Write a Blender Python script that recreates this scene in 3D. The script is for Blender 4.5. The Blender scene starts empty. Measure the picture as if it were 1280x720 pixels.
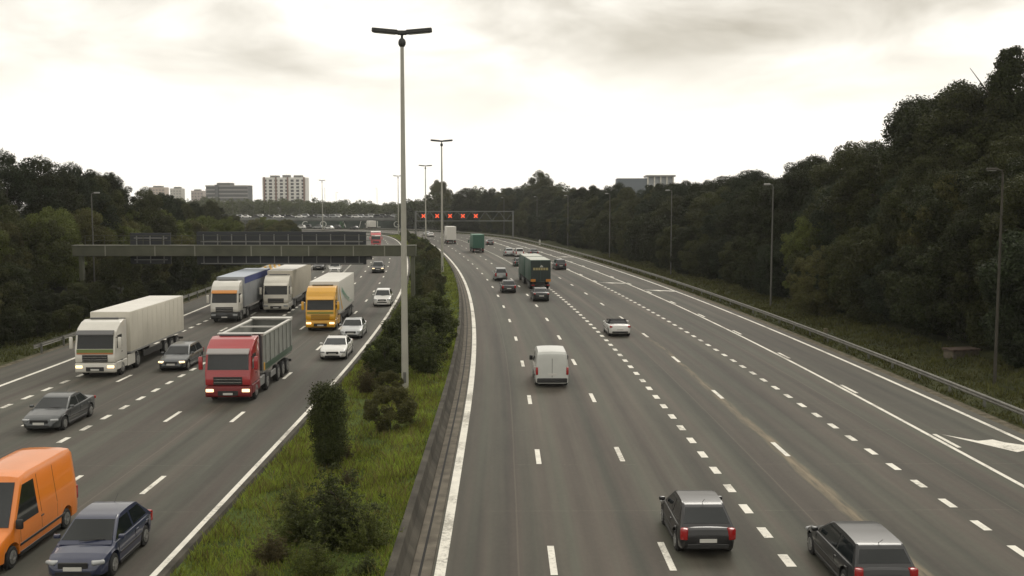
import bpy, bmesh, math, random
import numpy as np
from mathutils import Vector, Matrix
random.seed(7); np.random.seed(7)
R = math.radians
scene = bpy.context.scene
col = scene.collection

# ---------------------------------------------------------------- camera
cam_d = bpy.data.cameras.new("camera"); cam = bpy.data.objects.new("camera", cam_d); col.objects.link(cam)
cam.location = (0, 0, 10.75)
cam.rotation_euler = (R(90 - 4.782), 0, 0)
cam_d.sensor_width = 36; cam_d.lens = 36 * 1260 / 1280
cam_d.clip_start = 0.5; cam_d.clip_end = 9000
scene.camera = cam

# ---------------------------------------------------------------- world: overcast sky, bright low, brown-grey cloud above
SUN_EL, SUN_AZ = 42, 18           # degrees; azimuth measured from +Y towards +X
world = bpy.data.worlds.new("World"); scene.world = world; world.use_nodes = True
nt = world.node_tree; N = nt.nodes; N.clear(); LK = nt.links.new
def nd(t, **k):
    n = N.new(t)
    for a, b in k.items(): setattr(n, a, b)
    return n
def wmath(op, a, b=None, c=None, clamp=False):
    n = nd('ShaderNodeMath', operation=op, use_clamp=clamp)
    for i, v in enumerate((a, b, c)):
        if v is None: continue
        if hasattr(v, 'node'): LK(v, n.inputs[i])
        else: n.inputs[i].default_value = v
    return n.outputs[0]
sky = nd('ShaderNodeTexSky', sky_type='NISHITA', sun_disc=False)
sky.sun_elevation = R(SUN_EL); sky.sun_rotation = R(SUN_AZ)
sky.air_density = 1.0; sky.dust_density = 3.0
tc = nd('ShaderNodeTexCoord')
sx = nd('ShaderNodeSeparateXYZ'); LK(tc.outputs['Generated'], sx.inputs[0])
mp = nd('ShaderNodeMapping'); mp.inputs['Scale'].default_value = (5.5, 5.5, 17.0); mp.inputs['Location'].default_value = (9.7, 1.9, 2.6)
LK(tc.outputs['Generated'], mp.inputs[0])
nz = nd('ShaderNodeTexNoise'); nz.inputs['Scale'].default_value = 1.0; nz.inputs['Detail'].default_value = 6
nz.inputs['Roughness'].default_value = 0.5; nz.inputs['Distortion'].default_value = 0.35
LK(mp.outputs[0], nz.inputs['Vector'])
Z = sx.outputs['Z']
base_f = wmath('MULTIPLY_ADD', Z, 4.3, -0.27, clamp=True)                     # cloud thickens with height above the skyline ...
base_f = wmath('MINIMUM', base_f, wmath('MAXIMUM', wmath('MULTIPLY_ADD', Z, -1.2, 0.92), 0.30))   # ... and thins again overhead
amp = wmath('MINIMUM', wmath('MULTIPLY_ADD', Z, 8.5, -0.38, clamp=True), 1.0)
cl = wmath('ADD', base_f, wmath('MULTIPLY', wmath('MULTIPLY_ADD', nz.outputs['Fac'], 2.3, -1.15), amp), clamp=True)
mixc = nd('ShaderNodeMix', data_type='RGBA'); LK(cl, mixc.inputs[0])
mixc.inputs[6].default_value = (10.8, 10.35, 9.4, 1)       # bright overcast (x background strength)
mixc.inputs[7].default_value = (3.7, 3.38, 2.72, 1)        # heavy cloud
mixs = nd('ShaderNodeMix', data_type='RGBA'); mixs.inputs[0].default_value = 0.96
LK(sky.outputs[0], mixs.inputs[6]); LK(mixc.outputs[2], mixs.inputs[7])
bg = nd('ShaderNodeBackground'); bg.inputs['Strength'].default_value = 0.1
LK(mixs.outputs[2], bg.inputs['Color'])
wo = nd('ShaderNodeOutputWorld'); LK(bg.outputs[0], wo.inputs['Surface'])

sd = bpy.data.lights.new("sun", 'SUN'); sd.energy = 0.9; sd.angle = R(22); sd.color = (1.0, 0.95, 0.86)
sun = bpy.data.objects.new("sun", sd); col.objects.link(sun)
sun.rotation_euler = (R(90 - SUN_EL), 0, R(180 - SUN_AZ))
scene.view_settings.view_transform = 'Standard'
try: scene.view_settings.look = 'None'
except Exception: pass
scene.view_settings.exposure = 0.35
scene.view_settings.gamma = 1.0
scene.view_settings.use_curve_mapping = False

# ---------------------------------------------------------------- helpers
MATS = {}
def mat(name, color, rough=0.6, metal=0.0, spec=0.5, coat=0.0, noise=None, emit=None):
    if name in MATS: return MATS[name]
    m = bpy.data.materials.new(name); m.use_nodes = True
    t = m.node_tree; b = t.nodes['Principled BSDF']
    b.inputs['Base Color'].default_value = (*color, 1); b.inputs['Roughness'].default_value = rough
    b.inputs['Metallic'].default_value = metal; b.inputs['Specular IOR Level'].default_value = spec
    b.inputs['Coat Weight'].default_value = coat; b.inputs['Coat Roughness'].default_value = 0.08
    if emit:
        b.inputs['Emission Color'].default_value = (*emit[0], 1); b.inputs['Emission Strength'].default_value = emit[1]
    if noise:                                # (scale, amount, stretch z)
        tc = t.nodes.new('ShaderNodeTexCoord'); mp = t.nodes.new('ShaderNodeMapping')
        mp.inputs['Scale'].default_value = (1, 1, noise[2] if len(noise) > 2 else 1)
        nz = t.nodes.new('ShaderNodeTexNoise'); nz.inputs['Scale'].default_value = noise[0]; nz.inputs['Detail'].default_value = 6
        rp = t.nodes.new('ShaderNodeMapRange'); rp.inputs['From Min'].default_value = 0.3; rp.inputs['From Max'].default_value = 0.7
        rp.inputs['To Min'].default_value = 1 - noise[1]; rp.inputs['To Max'].default_value = 1 + noise[1]
        mx = t.nodes.new('ShaderNodeMix'); mx.data_type = 'RGBA'; mx.blend_type = 'MULTIPLY'; mx.inputs[0].default_value = 1
        mx.inputs[6].default_value = (*color, 1)
        t.links.new(tc.outputs['Object'], mp.inputs[0]); t.links.new(mp.outputs[0], nz.inputs['Vector'])
        t.links.new(nz.outputs['Fac'], rp.inputs['Value']); t.links.new(rp.outputs[0], mx.inputs[7])
        t.links.new(mx.outputs[2], b.inputs['Base Color'])
    MATS[name] = m; return m

def tag(o, label=None, cat=None, group=None, kind=None):
    if label: o['label'] = label
    if cat: o['category'] = cat
    if group: o['group'] = group
    if kind: o['kind'] = kind
    return o
def empty(name, loc=(0,0,0), rz=0.0, **k):
    o = bpy.data.objects.new(name, None); col.objects.link(o); o.empty_display_size = 0.5
    o.location = loc; o.rotation_euler = (0, 0, rz); return tag(o, **k)
def link_mesh(name, me, parent=None, m=None):
    o = bpy.data.objects.new(name, me); col.objects.link(o)
    if m is not None and len(me.materials) == 0: me.materials.append(m)
    if parent: o.parent = parent
    return o
def obj(name, bm, m, parent=None, smooth=None):
    bmesh.ops.recalc_face_normals(bm, faces=bm.faces)
    me = bpy.data.meshes.new(name); bm.to_mesh(me); bm.free()
    if smooth:
        me.shade_smooth(); me.set_sharp_from_angle(angle=R(smooth))
    for mm in (m if isinstance(m, (list, tuple)) else [m]): me.materials.append(mm)
    return link_mesh(name, me, parent)
def BM(): return bmesh.new()
def add_box(bm, c, s, bevel=0.0, seg=1, rot=None, mi=0):
    t = bmesh.new(); bmesh.ops.create_cube(t, size=1)
    bmesh.ops.scale(t, vec=s, verts=t.verts)
    if bevel: bmesh.ops.bevel(t, geom=t.edges[:], offset=bevel, segments=seg, affect='EDGES', profile=0.5)
    if rot is not None: bmesh.ops.rotate(t, cent=(0,0,0), matrix=rot, verts=t.verts)
    bmesh.ops.translate(t, vec=c, verts=t.verts)
    merge(bm, t, mi)
def merge(bm, t, mi=0):
    vs = {v: bm.verts.new(v.co) for v in t.verts}
    for f in t.faces:
        try: nf = bm.faces.new([vs[v] for v in f.verts]); nf.material_index = mi
        except ValueError: pass
    t.free()
def box_xyz(bm, x0, x1, y0, y1, z0, z1, bevel=0.0, seg=1, mi=0):
    add_box(bm, ((x0+x1)/2, (y0+y1)/2, (z0+z1)/2), (x1-x0, y1-y0, z1-z0), bevel, seg, mi=mi)
def add_prism(bm, prof, x0, x1, bevel=0.0, seg=2, mi=0):          # prof: list of (y,z), extruded along x
    t = bmesh.new()
    a = [t.verts.new((x0, y, z)) for y, z in prof]; b = [t.verts.new((x1, y, z)) for y, z in prof]
    t.faces.new(a); t.faces.new(b[::-1]); n = len(prof)
    for i in range(n): t.faces.new((a[i], b[i], b[(i+1)%n], a[(i+1)%n]))
    if bevel: bmesh.ops.bevel(t, geom=t.edges[:], offset=bevel, segments=seg, affect='EDGES', profile=0.5, clamp_overlap=True)
    merge(bm, t, mi)
def add_tube(bm, pts, rads, n=8, cap=True, mi=0):
    pts = [Vector(p) for p in pts]; rings = []
    if not isinstance(rads, (list, tuple)): rads = [rads]*len(pts)
    up = Vector((0,0,1)); prev = None
    for i, p in enumerate(pts):
        d = (pts[min(i+1, len(pts)-1)] - pts[max(i-1, 0)]).normalized()
        if prev is None:
            ref = Vector((1,0,0)) if abs(d.z) > 0.9 else up
            u = d.cross(ref).normalized()
        else: u = (prev - d*prev.dot(d)).normalized()
        prev = u; w = d.cross(u)
        rings.append([bm.verts.new(p + (u*math.cos(2*math.pi*k/n) + w*math.sin(2*math.pi*k/n))*rads[i]) for k in range(n)])
    for a, b in zip(rings, rings[1:]):
        for k in range(n):
            f = bm.faces.new((a[k], a[(k+1)%n], b[(k+1)%n], b[k])); f.material_index = mi
    if cap:
        for r_ in (rings[0][::-1], rings[-1]):
            f = bm.faces.new(r_); f.material_index = mi
def inset_poly(pts, d):
    pts = [Vector(p) for p in pts]; n = len(pts)
    nrm = Vector((0,0,0))
    for i in range(n): nrm += pts[i].cross(pts[(i+1)%n])
    nrm.normalize()
    out = []
    for i in range(n):
        p0, p1, p2 = pts[i-1], pts[i], pts[(i+1)%n]
        e1 = (p1-p0).normalized(); e2 = (p2-p1).normalized()
        n1 = nrm.cross(e1); n2 = nrm.cross(e2)
        den = max(0.25, 1 + n1.dot(n2))
        out.append(p1 + (n1+n2)*(d/den))
    return out, nrm
def panel(name, pts, m, parent, inset=0.0, out=0.006, thick=0.02, ref=None):
    """thin slab lying on a planar polygon, 'out' proud of it; ref: a point inside the body, to know outward"""
    p, nrm = inset_poly(pts, inset)
    c = sum(p, Vector((0,0,0)))/len(p)
    rp = Vector(ref) if ref is not None else Vector((0,0,0.9))
    s = 1 if nrm.dot(c - rp) > 0 else -1
    bm = BM(); a = [bm.verts.new(v + nrm*s*out) for v in p]; b = [bm.verts.new(v + nrm*s*(out-thick)) for v in p]
    bm.faces.new(a); bm.faces.new(b[::-1])
    for i in range(len(p)): bm.faces.new((a[i], b[i], b[(i+1)%len(p)], a[(i+1)%len(p)]))
    return obj(name, bm, m, parent)
def letters(name, text, size, m, parent, loc, rot, depth=0.01, align='CENTER'):
    c = bpy.data.curves.new('lettering', 'FONT'); c.body = text; c.size = size; c.extrude = depth; c.align_x = align; c.align_y = 'CENTER'
    o = bpy.data.objects.new('lettering', c); col.objects.link(o)
    me = bpy.data.meshes.new_from_object(o.evaluated_get(bpy.context.evaluated_depsgraph_get()))
    bpy.data.objects.remove(o); me.materials.clear(); me.materials.append(m)
    q = link_mesh(name, me, parent); q.location = loc; q.rotation_euler = rot; return q

# ---------------------------------------------------------------- the motorway's line: edge line of the right carriageway
KN = np.array([(-2.0,-40),(-2.02,0),(-2.1,28.4),(-2.2,40),(-2.45,60),(-3.2,84.5),(-4.15,104),(-6.8,142),(-12.6,200),(-23.0,280),
               (-31,326),(-43,366),(-62,396),(-90,416),(-130,430),(-220,448),(-330,462)], float)
def nat_spline(t, y):
    n = len(t); h = np.diff(t); A = np.zeros((n,n)); b = np.zeros(n); A[0,0] = A[-1,-1] = 1
    for i in range(1, n-1):
        A[i,i-1] = h[i-1]; A[i,i] = 2*(h[i-1]+h[i]); A[i,i+1] = h[i]; b[i] = 6*((y[i+1]-y[i])/h[i] - (y[i]-y[i-1])/h[i-1])
    M = np.linalg.solve(A, b)
    def f(x):
        x = np.asarray(x, float); i = np.clip(np.searchsorted(t, x)-1, 0, n-2)
        d = x - t[i]; e = t[i+1] - x; hh = h[i]
        return M[i]*e**3/(6*hh) + M[i+1]*d**3/(6*hh) + (y[i]/hh - M[i]*hh/6)*e + (y[i+1]/hh - M[i+1]*hh/6)*d
    return f
_t = np.concatenate([[0], np.cumsum(np.hypot(*np.diff(KN, axis=0).T))])
_fx, _fy = nat_spline(_t, KN[:,0]), nat_spline(_t, KN[:,1])
_tt = np.linspace(0, _t[-1], 4000); _P = np.stack([_fx(_tt), _fy(_tt)], 1)
_S = np.concatenate([[0], np.cumsum(np.hypot(*np.diff(_P, axis=0).T))])
_S = _S - np.interp(0.0, _P[:2000,1], _S[:2000])          # s = 0 under the camera
SMIN, SMAX = _S[0], _S[-1]
def line(s, off):
    s = np.asarray(s, float)
    x = np.interp(s, _S, _P[:,0]); y = np.interp(s, _S, _P[:,1])
    e = 1.0; x0 = np.interp(s-e, _S, _P[:,0]); x1 = np.interp(s+e, _S, _P[:,0]); y0 = np.interp(s-e, _S, _P[:,1]); y1 = np.interp(s+e, _S, _P[:,1])
    dx, dy = x1-x0, y1-y0; l = np.hypot(dx, dy); dx, dy = dx/l, dy/l
    return x + dy*off, y - dx*off, dx, dy
def s_at(y, off=0.0):
    ss = np.linspace(-30, 420, 4500); return float(ss[np.argmin(np.abs(line(ss, off)[1] - y))])
def inv(x, y):
    d = (_P[:,0]-x)**2 + (_P[:,1]-y)**2; i = int(np.argmin(d)); s = _S[i]
    _, _, dx, dy = line(s, 0); return float(s), float((x-_P[i,0])*dy - (y-_P[i,1])*dx)
def outer(s):                                              # width of the right carriageway: it narrows far off
    return np.interp(s, [0, 300, 345, 390, 470, 800], [25.5, 25.4, 21.5, 16.5, 14.3, 14.3])
def sheet(name, s, offs, zs, m, parent=None, uv=True, **k):
    """strip along the road; offs: list of numbers or arrays (one per s), zs likewise; uv = (offset, distance) in metres"""
    s = np.asarray(s, float); n = len(s); kx = len(offs); V = np.zeros((n, kx, 3)); U = np.zeros((n, kx, 2))
    for j, (o, z) in enumerate(zip(offs, zs)):
        x, y, _, _ = line(s, o); V[:,j,0] = x; V[:,j,1] = y; V[:,j,2] = z; U[:,j,0] = o; U[:,j,1] = s
    idx = np.arange(n*kx).reshape(n, kx)
    q = np.stack([idx[:-1,:-1], idx[:-1,1:], idx[1:,1:], idx[1:,:-1]], -1).reshape(-1, 4)
    me = bpy.data.meshes.new(name); me.from_pydata(V.reshape(-1,3).tolist(), [], q.tolist())
    if uv:
        ul = me.uv_layers.new(name='UVMap'); uvs = U.reshape(-1,2)[q.reshape(-1)]
        ul.data.foreach_set('uv', uvs.reshape(-1).astype('f4'))
    me.materials.append(m); me.update()
    return tag(link_mesh(name, me, parent), **k)
def noise2(x, y):                                          # cheap smooth variation for terrain
    return np.sin(x*0.31+1.3)*np.cos(y*0.23+0.4) + 0.5*np.sin(x*0.83+y*0.61)

# ---------------------------------------------------------------- ground materials
def ground_mat(name, c1, c2, c3, scale=0.6, rough=0.95):
    m = bpy.data.materials.new(name); m.use_nodes = True; t = m.node_tree; b = t.nodes['Principled BSDF']
    b.inputs['Roughness'].default_value = rough; b.inputs['Specular IOR Level'].default_value = 0.15
    tc = t.nodes.new('ShaderNodeTexCoord')
    n1 = t.nodes.new('ShaderNodeTexNoise'); n1.inputs['Scale'].default_value = scale; n1.inputs['Detail'].default_value = 8
    n2 = t.nodes.new('ShaderNodeTexNoise'); n2.inputs['Scale'].default_value = scale*14; n2.inputs['Detail'].default_value = 5
    cr = t.nodes.new('ShaderNodeValToRGB'); e = cr.color_ramp.elements
    e[0].position = 0.36; e[0].color = (*c1, 1); e[1].position = 0.66; e[1].color = (*c3, 1); q = e.new(0.5); q.color = (*c2, 1)
    ad = t.nodes.new('ShaderNodeMath'); ad.operation = 'MULTIPLY_ADD'; ad.inputs[1].default_value = 0.45
    sb = t.nodes.new('ShaderNodeMath'); sb.operation = 'MULTIPLY_ADD'; sb.inputs[1].default_value = 0.7; sb.inputs[2].default_value = -0.06
    t.links.new(tc.outputs['Object'], n1.inputs['Vector']); t.links.new(tc.outputs['Object'], n2.inputs['Vector'])
    t.links.new(n1.outputs['Fac'], sb.inputs[0]); t.links.new(n2.outputs['Fac'], ad.inputs[0]); t.links.new(sb.outputs[0], ad.inputs[2])
    t.links.new(ad.outputs[0], cr.inputs[0]); t.links.new(cr.outputs[0], b.inputs['Base Color'])
    bp = t.nodes.new('ShaderNodeBump'); bp.inputs['Strength'].default_value = 0.6; bp.inputs['Distance'].default_value = 0.08
    t.links.new(n2.outputs['Fac'], bp.inputs['Height']); t.links.new(bp.outputs[0], b.inputs['Normal'])
    return m
def asphalt_mat(name, base, seams, streak=None, lane=None, phase=0.0):
    """worn asphalt; UV = (offset, distance). seams: offsets of pale joints; streak: offset of the sandy line; lane: (first lane centre, lane width)"""
    m = bpy.data.materials.new(name); m.use_nodes = True; t = m.node_tree; b = t.nodes['Principled BSDF']; L = t.links.new
    b.inputs['Roughness'].default_value = 0.78; b.inputs['Specular IOR Level'].default_value = 0.35
    def n_(k, **kw):
        q = t.nodes.new(k)
        for a, v in kw.items(): setattr(q, a, v)
        return q
    def M(op, a, bb=None, c=None, clamp=False):
        q = n_('ShaderNodeMath', operation=op, use_clamp=clamp)
        for i, v in enumerate((a, bb, c)):
            if v is None: continue
            if hasattr(v, 'node'): L(v, q.inputs[i])
            else: q.inputs[i].default_value = v
        return q.outputs[0]
    uv = n_('ShaderNodeUVMap'); uv.uv_map = 'UVMap'; sp = n_('ShaderNodeSeparateXYZ'); L(uv.outputs[0], sp.inputs[0]); u, v = sp.outputs[0], sp.outputs[1]
    def nse(su, sv, detail=5, off=0.0, rough=0.55):
        cb = n_('ShaderNodeCombineXYZ'); L(M('MULTIPLY', u, su), cb.inputs[0]); L(M('MULTIPLY', v, sv), cb.inputs[1]); cb.inputs[2].default_value = off
        q = n_('ShaderNodeTexNoise'); q.inputs['Scale'].default_value = 1; q.inputs['Detail'].default_value = detail; q.inputs['Roughness'].default_value = rough
        L(cb.outputs[0], q.inputs['Vector']); return q.outputs['Fac']
    streaks = nse(0.9, 0.012, 4, 3.1+phase); patch = nse(0.22, 0.05, 5, 7.7+phase); fine = nse(6, 4, 7, 1.0, 0.75); mid = nse(2.4, 0.35, 6, 5.0+phase)
    f = M('ADD', M('MULTIPLY_ADD', streaks, 2.1, -0.04), M('MULTIPLY_ADD', patch, 0.45, -0.22))
    f = M('ADD', f, M('MULTIPLY_ADD', fine, 0.50, -0.25)); f = M('ADD', f, M('MULTIPLY_ADD', mid, 0.38, -0.19))
    if lane:     # wheel paths: two slightly dark bands per lane
        ph = M('DIVIDE', M('SUBTRACT', u, lane[0]), lane[1])
        w = M('COSINE', M('MULTIPLY', ph, 4*math.pi))
        f = M('ADD', f, M('MULTIPLY', w, 0.07))
        c2 = M('COSINE', M('MULTIPLY', ph, 2*math.pi)); f = M('ADD', f, M('MULTIPLY', c2, -0.05))
    for s in seams:
        near = M('LESS_THAN', M('ABSOLUTE', M('ADD', M('SUBTRACT', u, s), M('MULTIPLY_ADD', mid, 0.06, -0.03))), 0.03)
        f = M('ADD', f, M('MULTIPLY', near, 0.42))
    # cross cracks
    cr = M('LESS_THAN', M('ABSOLUTE', M('SUBTRACT', M('FRACT', M('MULTIPLY_ADD', v, 1/6.3, M('MULTIPLY', mid, 0.02))), 0.5)), 0.0045)
    f = M('ADD', f, M('MULTIPLY', M('MULTIPLY', cr, M('GREATER_THAN', patch, 0.48)), M('MULTIPLY_ADD', fine, 1.6, -0.45, clamp=True)))
    colr = n_('ShaderNodeMix', data_type='RGBA', blend_type='MULTIPLY'); colr.inputs[0].default_value = 1
    tint = n_('ShaderNodeMix', data_type='RGBA'); L(M('MULTIPLY_ADD', nse(1.3, 0.015, 3, 12.0+phase), 4.0, -1.5, clamp=True), tint.inputs[0])
    tint.inputs[6].default_value = (base[0]*.94, base[1]*1.02, base[2]*.97, 1); tint.inputs[7].default_value = (base[0]*1.04, base[1]*.96, base[2]*.96, 1)
    L(tint.outputs[2], colr.inputs[6])
    scr = nse(1.1, 5.5, 3, 21.0+phase); scr = M('MULTIPLY', M('GREATER_THAN', scr, 0.745), 0.45); f = M('ADD', f, scr)          # short pale scrapes across the lanes
    L(f, colr.inputs[7]); out = colr.outputs[2]
    if streak is not None:
        d = M('ABSOLUTE', M('ADD', M('SUBTRACT', u, streak), M('MULTIPLY_ADD', nse(0.3, 0.09, 3, 2.0), 0.8, -0.4)))
        a = M('SUBTRACT', 1.0, M('DIVIDE', d, 0.42), clamp=True)
        a = M('MULTIPLY', a, M('MULTIPLY_ADD', nse(5, 0.5, 6, 9.0), 2.2, -0.45, clamp=True), clamp=True)
        a = M('MULTIPLY', a, M('SUBTRACT', 1.0, M('DIVIDE', M('SUBTRACT', v, 38.0), 75.0), clamp=True)); a = M('MULTIPLY_ADD', a, 1.7, -0.22, clamp=True)
        mx = n_('ShaderNodeMix', data_type='RGBA'); L(M('MULTIPLY', a, 0.9), mx.inputs[0]); L(out, mx.inputs[6]); mx.inputs[7].default_value = (0.21, 0.17, 0.11, 1); out = mx.outputs[2]
    L(out, b.inputs['Base Color'])
    bp = n_('ShaderNodeBump'); bp.inputs['Strength'].default_value = 0.25; bp.inputs['Distance'].default_value = 0.01
    L(fine, bp.inputs['Height']); L(bp.outputs[0], b.inputs['Normal'])
    return m
GRASS = ground_mat('meadow_soil', (0.026, 0.040, 0.010), (0.055, 0.080, 0.016), (0.09, 0.12, 0.024))
VERGE = ground_mat('verge_soil', (0.028, 0.030, 0.014), (0.040, 0.046, 0.016), (0.062, 0.062, 0.026))
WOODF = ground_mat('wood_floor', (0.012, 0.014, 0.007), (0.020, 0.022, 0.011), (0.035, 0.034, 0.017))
GRAVEL = ground_mat('gravel_edge', (0.07, 0.06, 0.042), (0.11, 0.096, 0.068), (0.17, 0.15, 0.11), 2.0)
ASPH_R = asphalt_mat('asphalt_right', (0.061, 0.0555, 0.044), [2.3, 12.4, 19.9], streak=14.0, lane=(1.7, 3.55))
ASPH_L = asphalt_mat('asphalt_left', (0.061, 0.056, 0.046), [-13.2, -19.6], lane=(-9.9, 3.3), phase=4.0)
def worn_paint():
    m = mat('road_paint', (0.70, 0.675, 0.60), 0.7, spec=0.3, noise=(2.0, 0.12)); t = m.node_tree; b = t.nodes['Principled BSDF']
    src = b.inputs['Base Color'].links[0].from_socket; tc = t.nodes.new('ShaderNodeTexCoord'); a = t.nodes.new('ShaderNodeTexNoise'); a.inputs['Scale'].default_value = 7.0; a.inputs['Detail'].default_value = 8; a.inputs['Roughness'].default_value = 0.75
    c = t.nodes.new('ShaderNodeTexNoise'); c.inputs['Scale'].default_value = 0.35; c.inputs['Detail'].default_value = 3
    t.links.new(tc.outputs['Object'], a.inputs['Vector']); t.links.new(tc.outputs['Object'], c.inputs['Vector'])
    s = t.nodes.new('ShaderNodeMath'); s.operation = 'ADD'; t.links.new(a.outputs['Fac'], s.inputs[0]); t.links.new(c.outputs['Fac'], s.inputs[1])
    r = t.nodes.new('ShaderNodeMapRange'); r.inputs['From Min'].default_value = 0.80; r.inputs['From Max'].default_value = 0.97; r.inputs['To Min'].default_value = 0.62; r.inputs['To Max'].default_value = 0.0; t.links.new(s.outputs[0], r.inputs['Value'])
    x = t.nodes.new('ShaderNodeMix'); x.data_type = 'RGBA'; t.links.new(r.outputs[0], x.inputs[0]); t.links.new(src, x.inputs[6]); x.inputs[7].default_value = (0.16, 0.145, 0.115, 1)
    t.links.new(x.outputs[2], b.inputs['Base Color']); return m
PAINT = worn_paint()
CONC = mat('old_concrete', (0.13, 0.115, 0.092), 0.9, spec=0.2, noise=(1.6, 0.35, 0.3))
CONCD = mat('dirty_concrete', (0.066, 0.060, 0.049), 0.95, spec=0.2, noise=(1.1, 0.4, 0.2))
SLOT = mat('drain_slot', (0.012, 0.011, 0.010), 0.9)
GALV = mat('galvanised_steel', (0.18, 0.18, 0.165), 0.5, metal=0.55, noise=(2.0, 0.2))
RAILM = mat('weathered_rail', (0.17, 0.165, 0.145), 0.6, metal=0.3, noise=(2.5, 0.25))
POSTM = mat('lamp_post_paint', (0.36, 0.35, 0.30), 0.55, noise=(0.7, 0.12))
DARKM = mat('dark_steel', (0.025, 0.026, 0.024), 0.5)

# ================================================================ SETTING
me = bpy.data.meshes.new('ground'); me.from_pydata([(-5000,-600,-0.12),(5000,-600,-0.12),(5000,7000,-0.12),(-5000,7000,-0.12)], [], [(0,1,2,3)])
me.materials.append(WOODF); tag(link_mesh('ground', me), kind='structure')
SR = np.concatenate([np.arange(-20, 330, 2.5), np.arange(330, 620, 3)])
SLN = np.concatenate([np.arange(-20, 330, 2.5), np.arange(330, 600, 3)])
oR = outer(SR)
sheet('road', SR, [np.full_like(SR, o) for o in (-0.22, 4, 8, 12)] + [oR*0.7, oR + 0.75], [0]*6, ASPH_R, kind='structure')
sheet('road', SLN, [-30.9, -26, -20, -14, -7.95], [0]*5, ASPH_L, kind='structure')
# gutter of concrete with a drain slot, beside the barrier
SB = np.arange(-20, 345, 2.0)
sheet('gutter', SB, [-0.92, -0.22], [0.003, 0.003], CONC, kind='structure')
sheet('gutter_slot', SB, [-0.63, -0.55], [0.010, 0.010], SLOT, kind='structure')
sheet('gutter_slot', SB, [-0.262, -0.232], [0.010, 0.010], CONCD, kind='structure')

def sweep(name, s, poly, m, parent=None, cap=True):
    n, kx = len(s), len(poly); V = []
    for o, z in poly:
        x, y, _, _ = line(s, o); V.append(np.stack([x, y, np.full(n, float(z))], 1))
    V = np.stack(V, 1); idx = np.arange(n*kx).reshape(n, kx); F = []
    for j in range(kx):
        k = (j+1) % kx
        F += np.stack([idx[:-1,j], idx[1:,j], idx[1:,k], idx[:-1,k]], -1).tolist()
    if cap: F += [idx[0,::-1].tolist(), idx[-1].tolist()]
    me = bpy.data.meshes.new(name); me.from_pydata(V.reshape(-1,3).tolist(), [], F); me.update()
    bm = bmesh.new(); bm.from_mesh(me); bmesh.ops.recalc_face_normals(bm, faces=bm.faces); bm.to_mesh(me); bm.free()
    me.materials.append(m); return link_mesh(name, me, parent)

tag(sweep('concrete_barrier', np.arange(-20, 335, 2.0), [(-0.86,-0.1),(-0.86,0.12),(-1.04,0.38),(-1.10,0.80),(-1.34,0.80),(-1.36,-0.1)], CONCD),
    'long low dark concrete barrier between the grass median and the gutter of the right carriageway', 'barrier')
sweep('kerb', np.arange(-20, 330, 2.0), [(-8.02,-0.1),(-8.02,0.20),(-7.78,0.22),(-7.70,0.05),(-7.70,-0.1)], CONCD)['kind'] = 'structure'

# grass median and verges
def wob(s, a, k): return a*np.sin(s*0.37+k) + a*0.6*np.sin(s*0.91+k*2.1)
sm_ = np.arange(-20, 345, 1.5)
sheet('median_ground', sm_, [-7.72, -6.8, -5.5, -4.1, -2.7, -1.34], [0.10, 0.16+wob(sm_,.05,1), 0.27+wob(sm_,.09,2), 0.36+wob(sm_,.09,3), 0.50+wob(sm_,.07,4), 0.62], GRASS, kind='structure')
def rise_r(o): return np.interp(o, [26.1, 27.2, 30, 34, 46, 75, 140], [0.02, 0.06, 0.35, 0.8, 2.2, 3.5, 4.5])
def rise_l(o): return np.interp(-o, [30.9, 32, 36, 44, 60, 110], [0.02, 0.10, 0.5, 1.2, 2.0, 3.0])
sr_ = np.arange(-20, 372, 3.0); w_ = outer(sr_) - 25.5
sheet('verge', sr_, [w_+26.2, w_+26.75], [0.0, 0.03], GRAVEL, kind='structure')
sheet('verge', sr_, [w_+26.7, w_+27.3, w_+28.4, w_+30, w_+32, w_+35], [0.036, 0.09, 0.22, 0.35, 0.57, 0.9], VERGE, kind='structure')
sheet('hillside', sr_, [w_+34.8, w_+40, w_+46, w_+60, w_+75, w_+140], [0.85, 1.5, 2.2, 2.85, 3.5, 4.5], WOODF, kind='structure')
sl_ = np.arange(-20, 335, 3.0)
sheet('verge', sl_, [-30.85, -31.4], [-0.004, 0.02], GRAVEL, kind='structure')
sheet('verge', sl_, [-36.5, -34, -32.4, -31.35], [0.58, 0.3, 0.15, 0.03], VERGE, kind='structure')
sl2 = np.arange(-20, 300, 3.0)
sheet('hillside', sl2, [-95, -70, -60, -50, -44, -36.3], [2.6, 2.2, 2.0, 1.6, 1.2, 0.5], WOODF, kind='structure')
def ground_z(x, y):
    s, o = inv(x, y)
    if y > 470: return -0.12
    if o > 26: return float(rise_r(o - (float(outer(s)) - 25.5)))
    if o < -31: return float(rise_l(o)) if s < 290 else -0.1
    return 0.0

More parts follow.
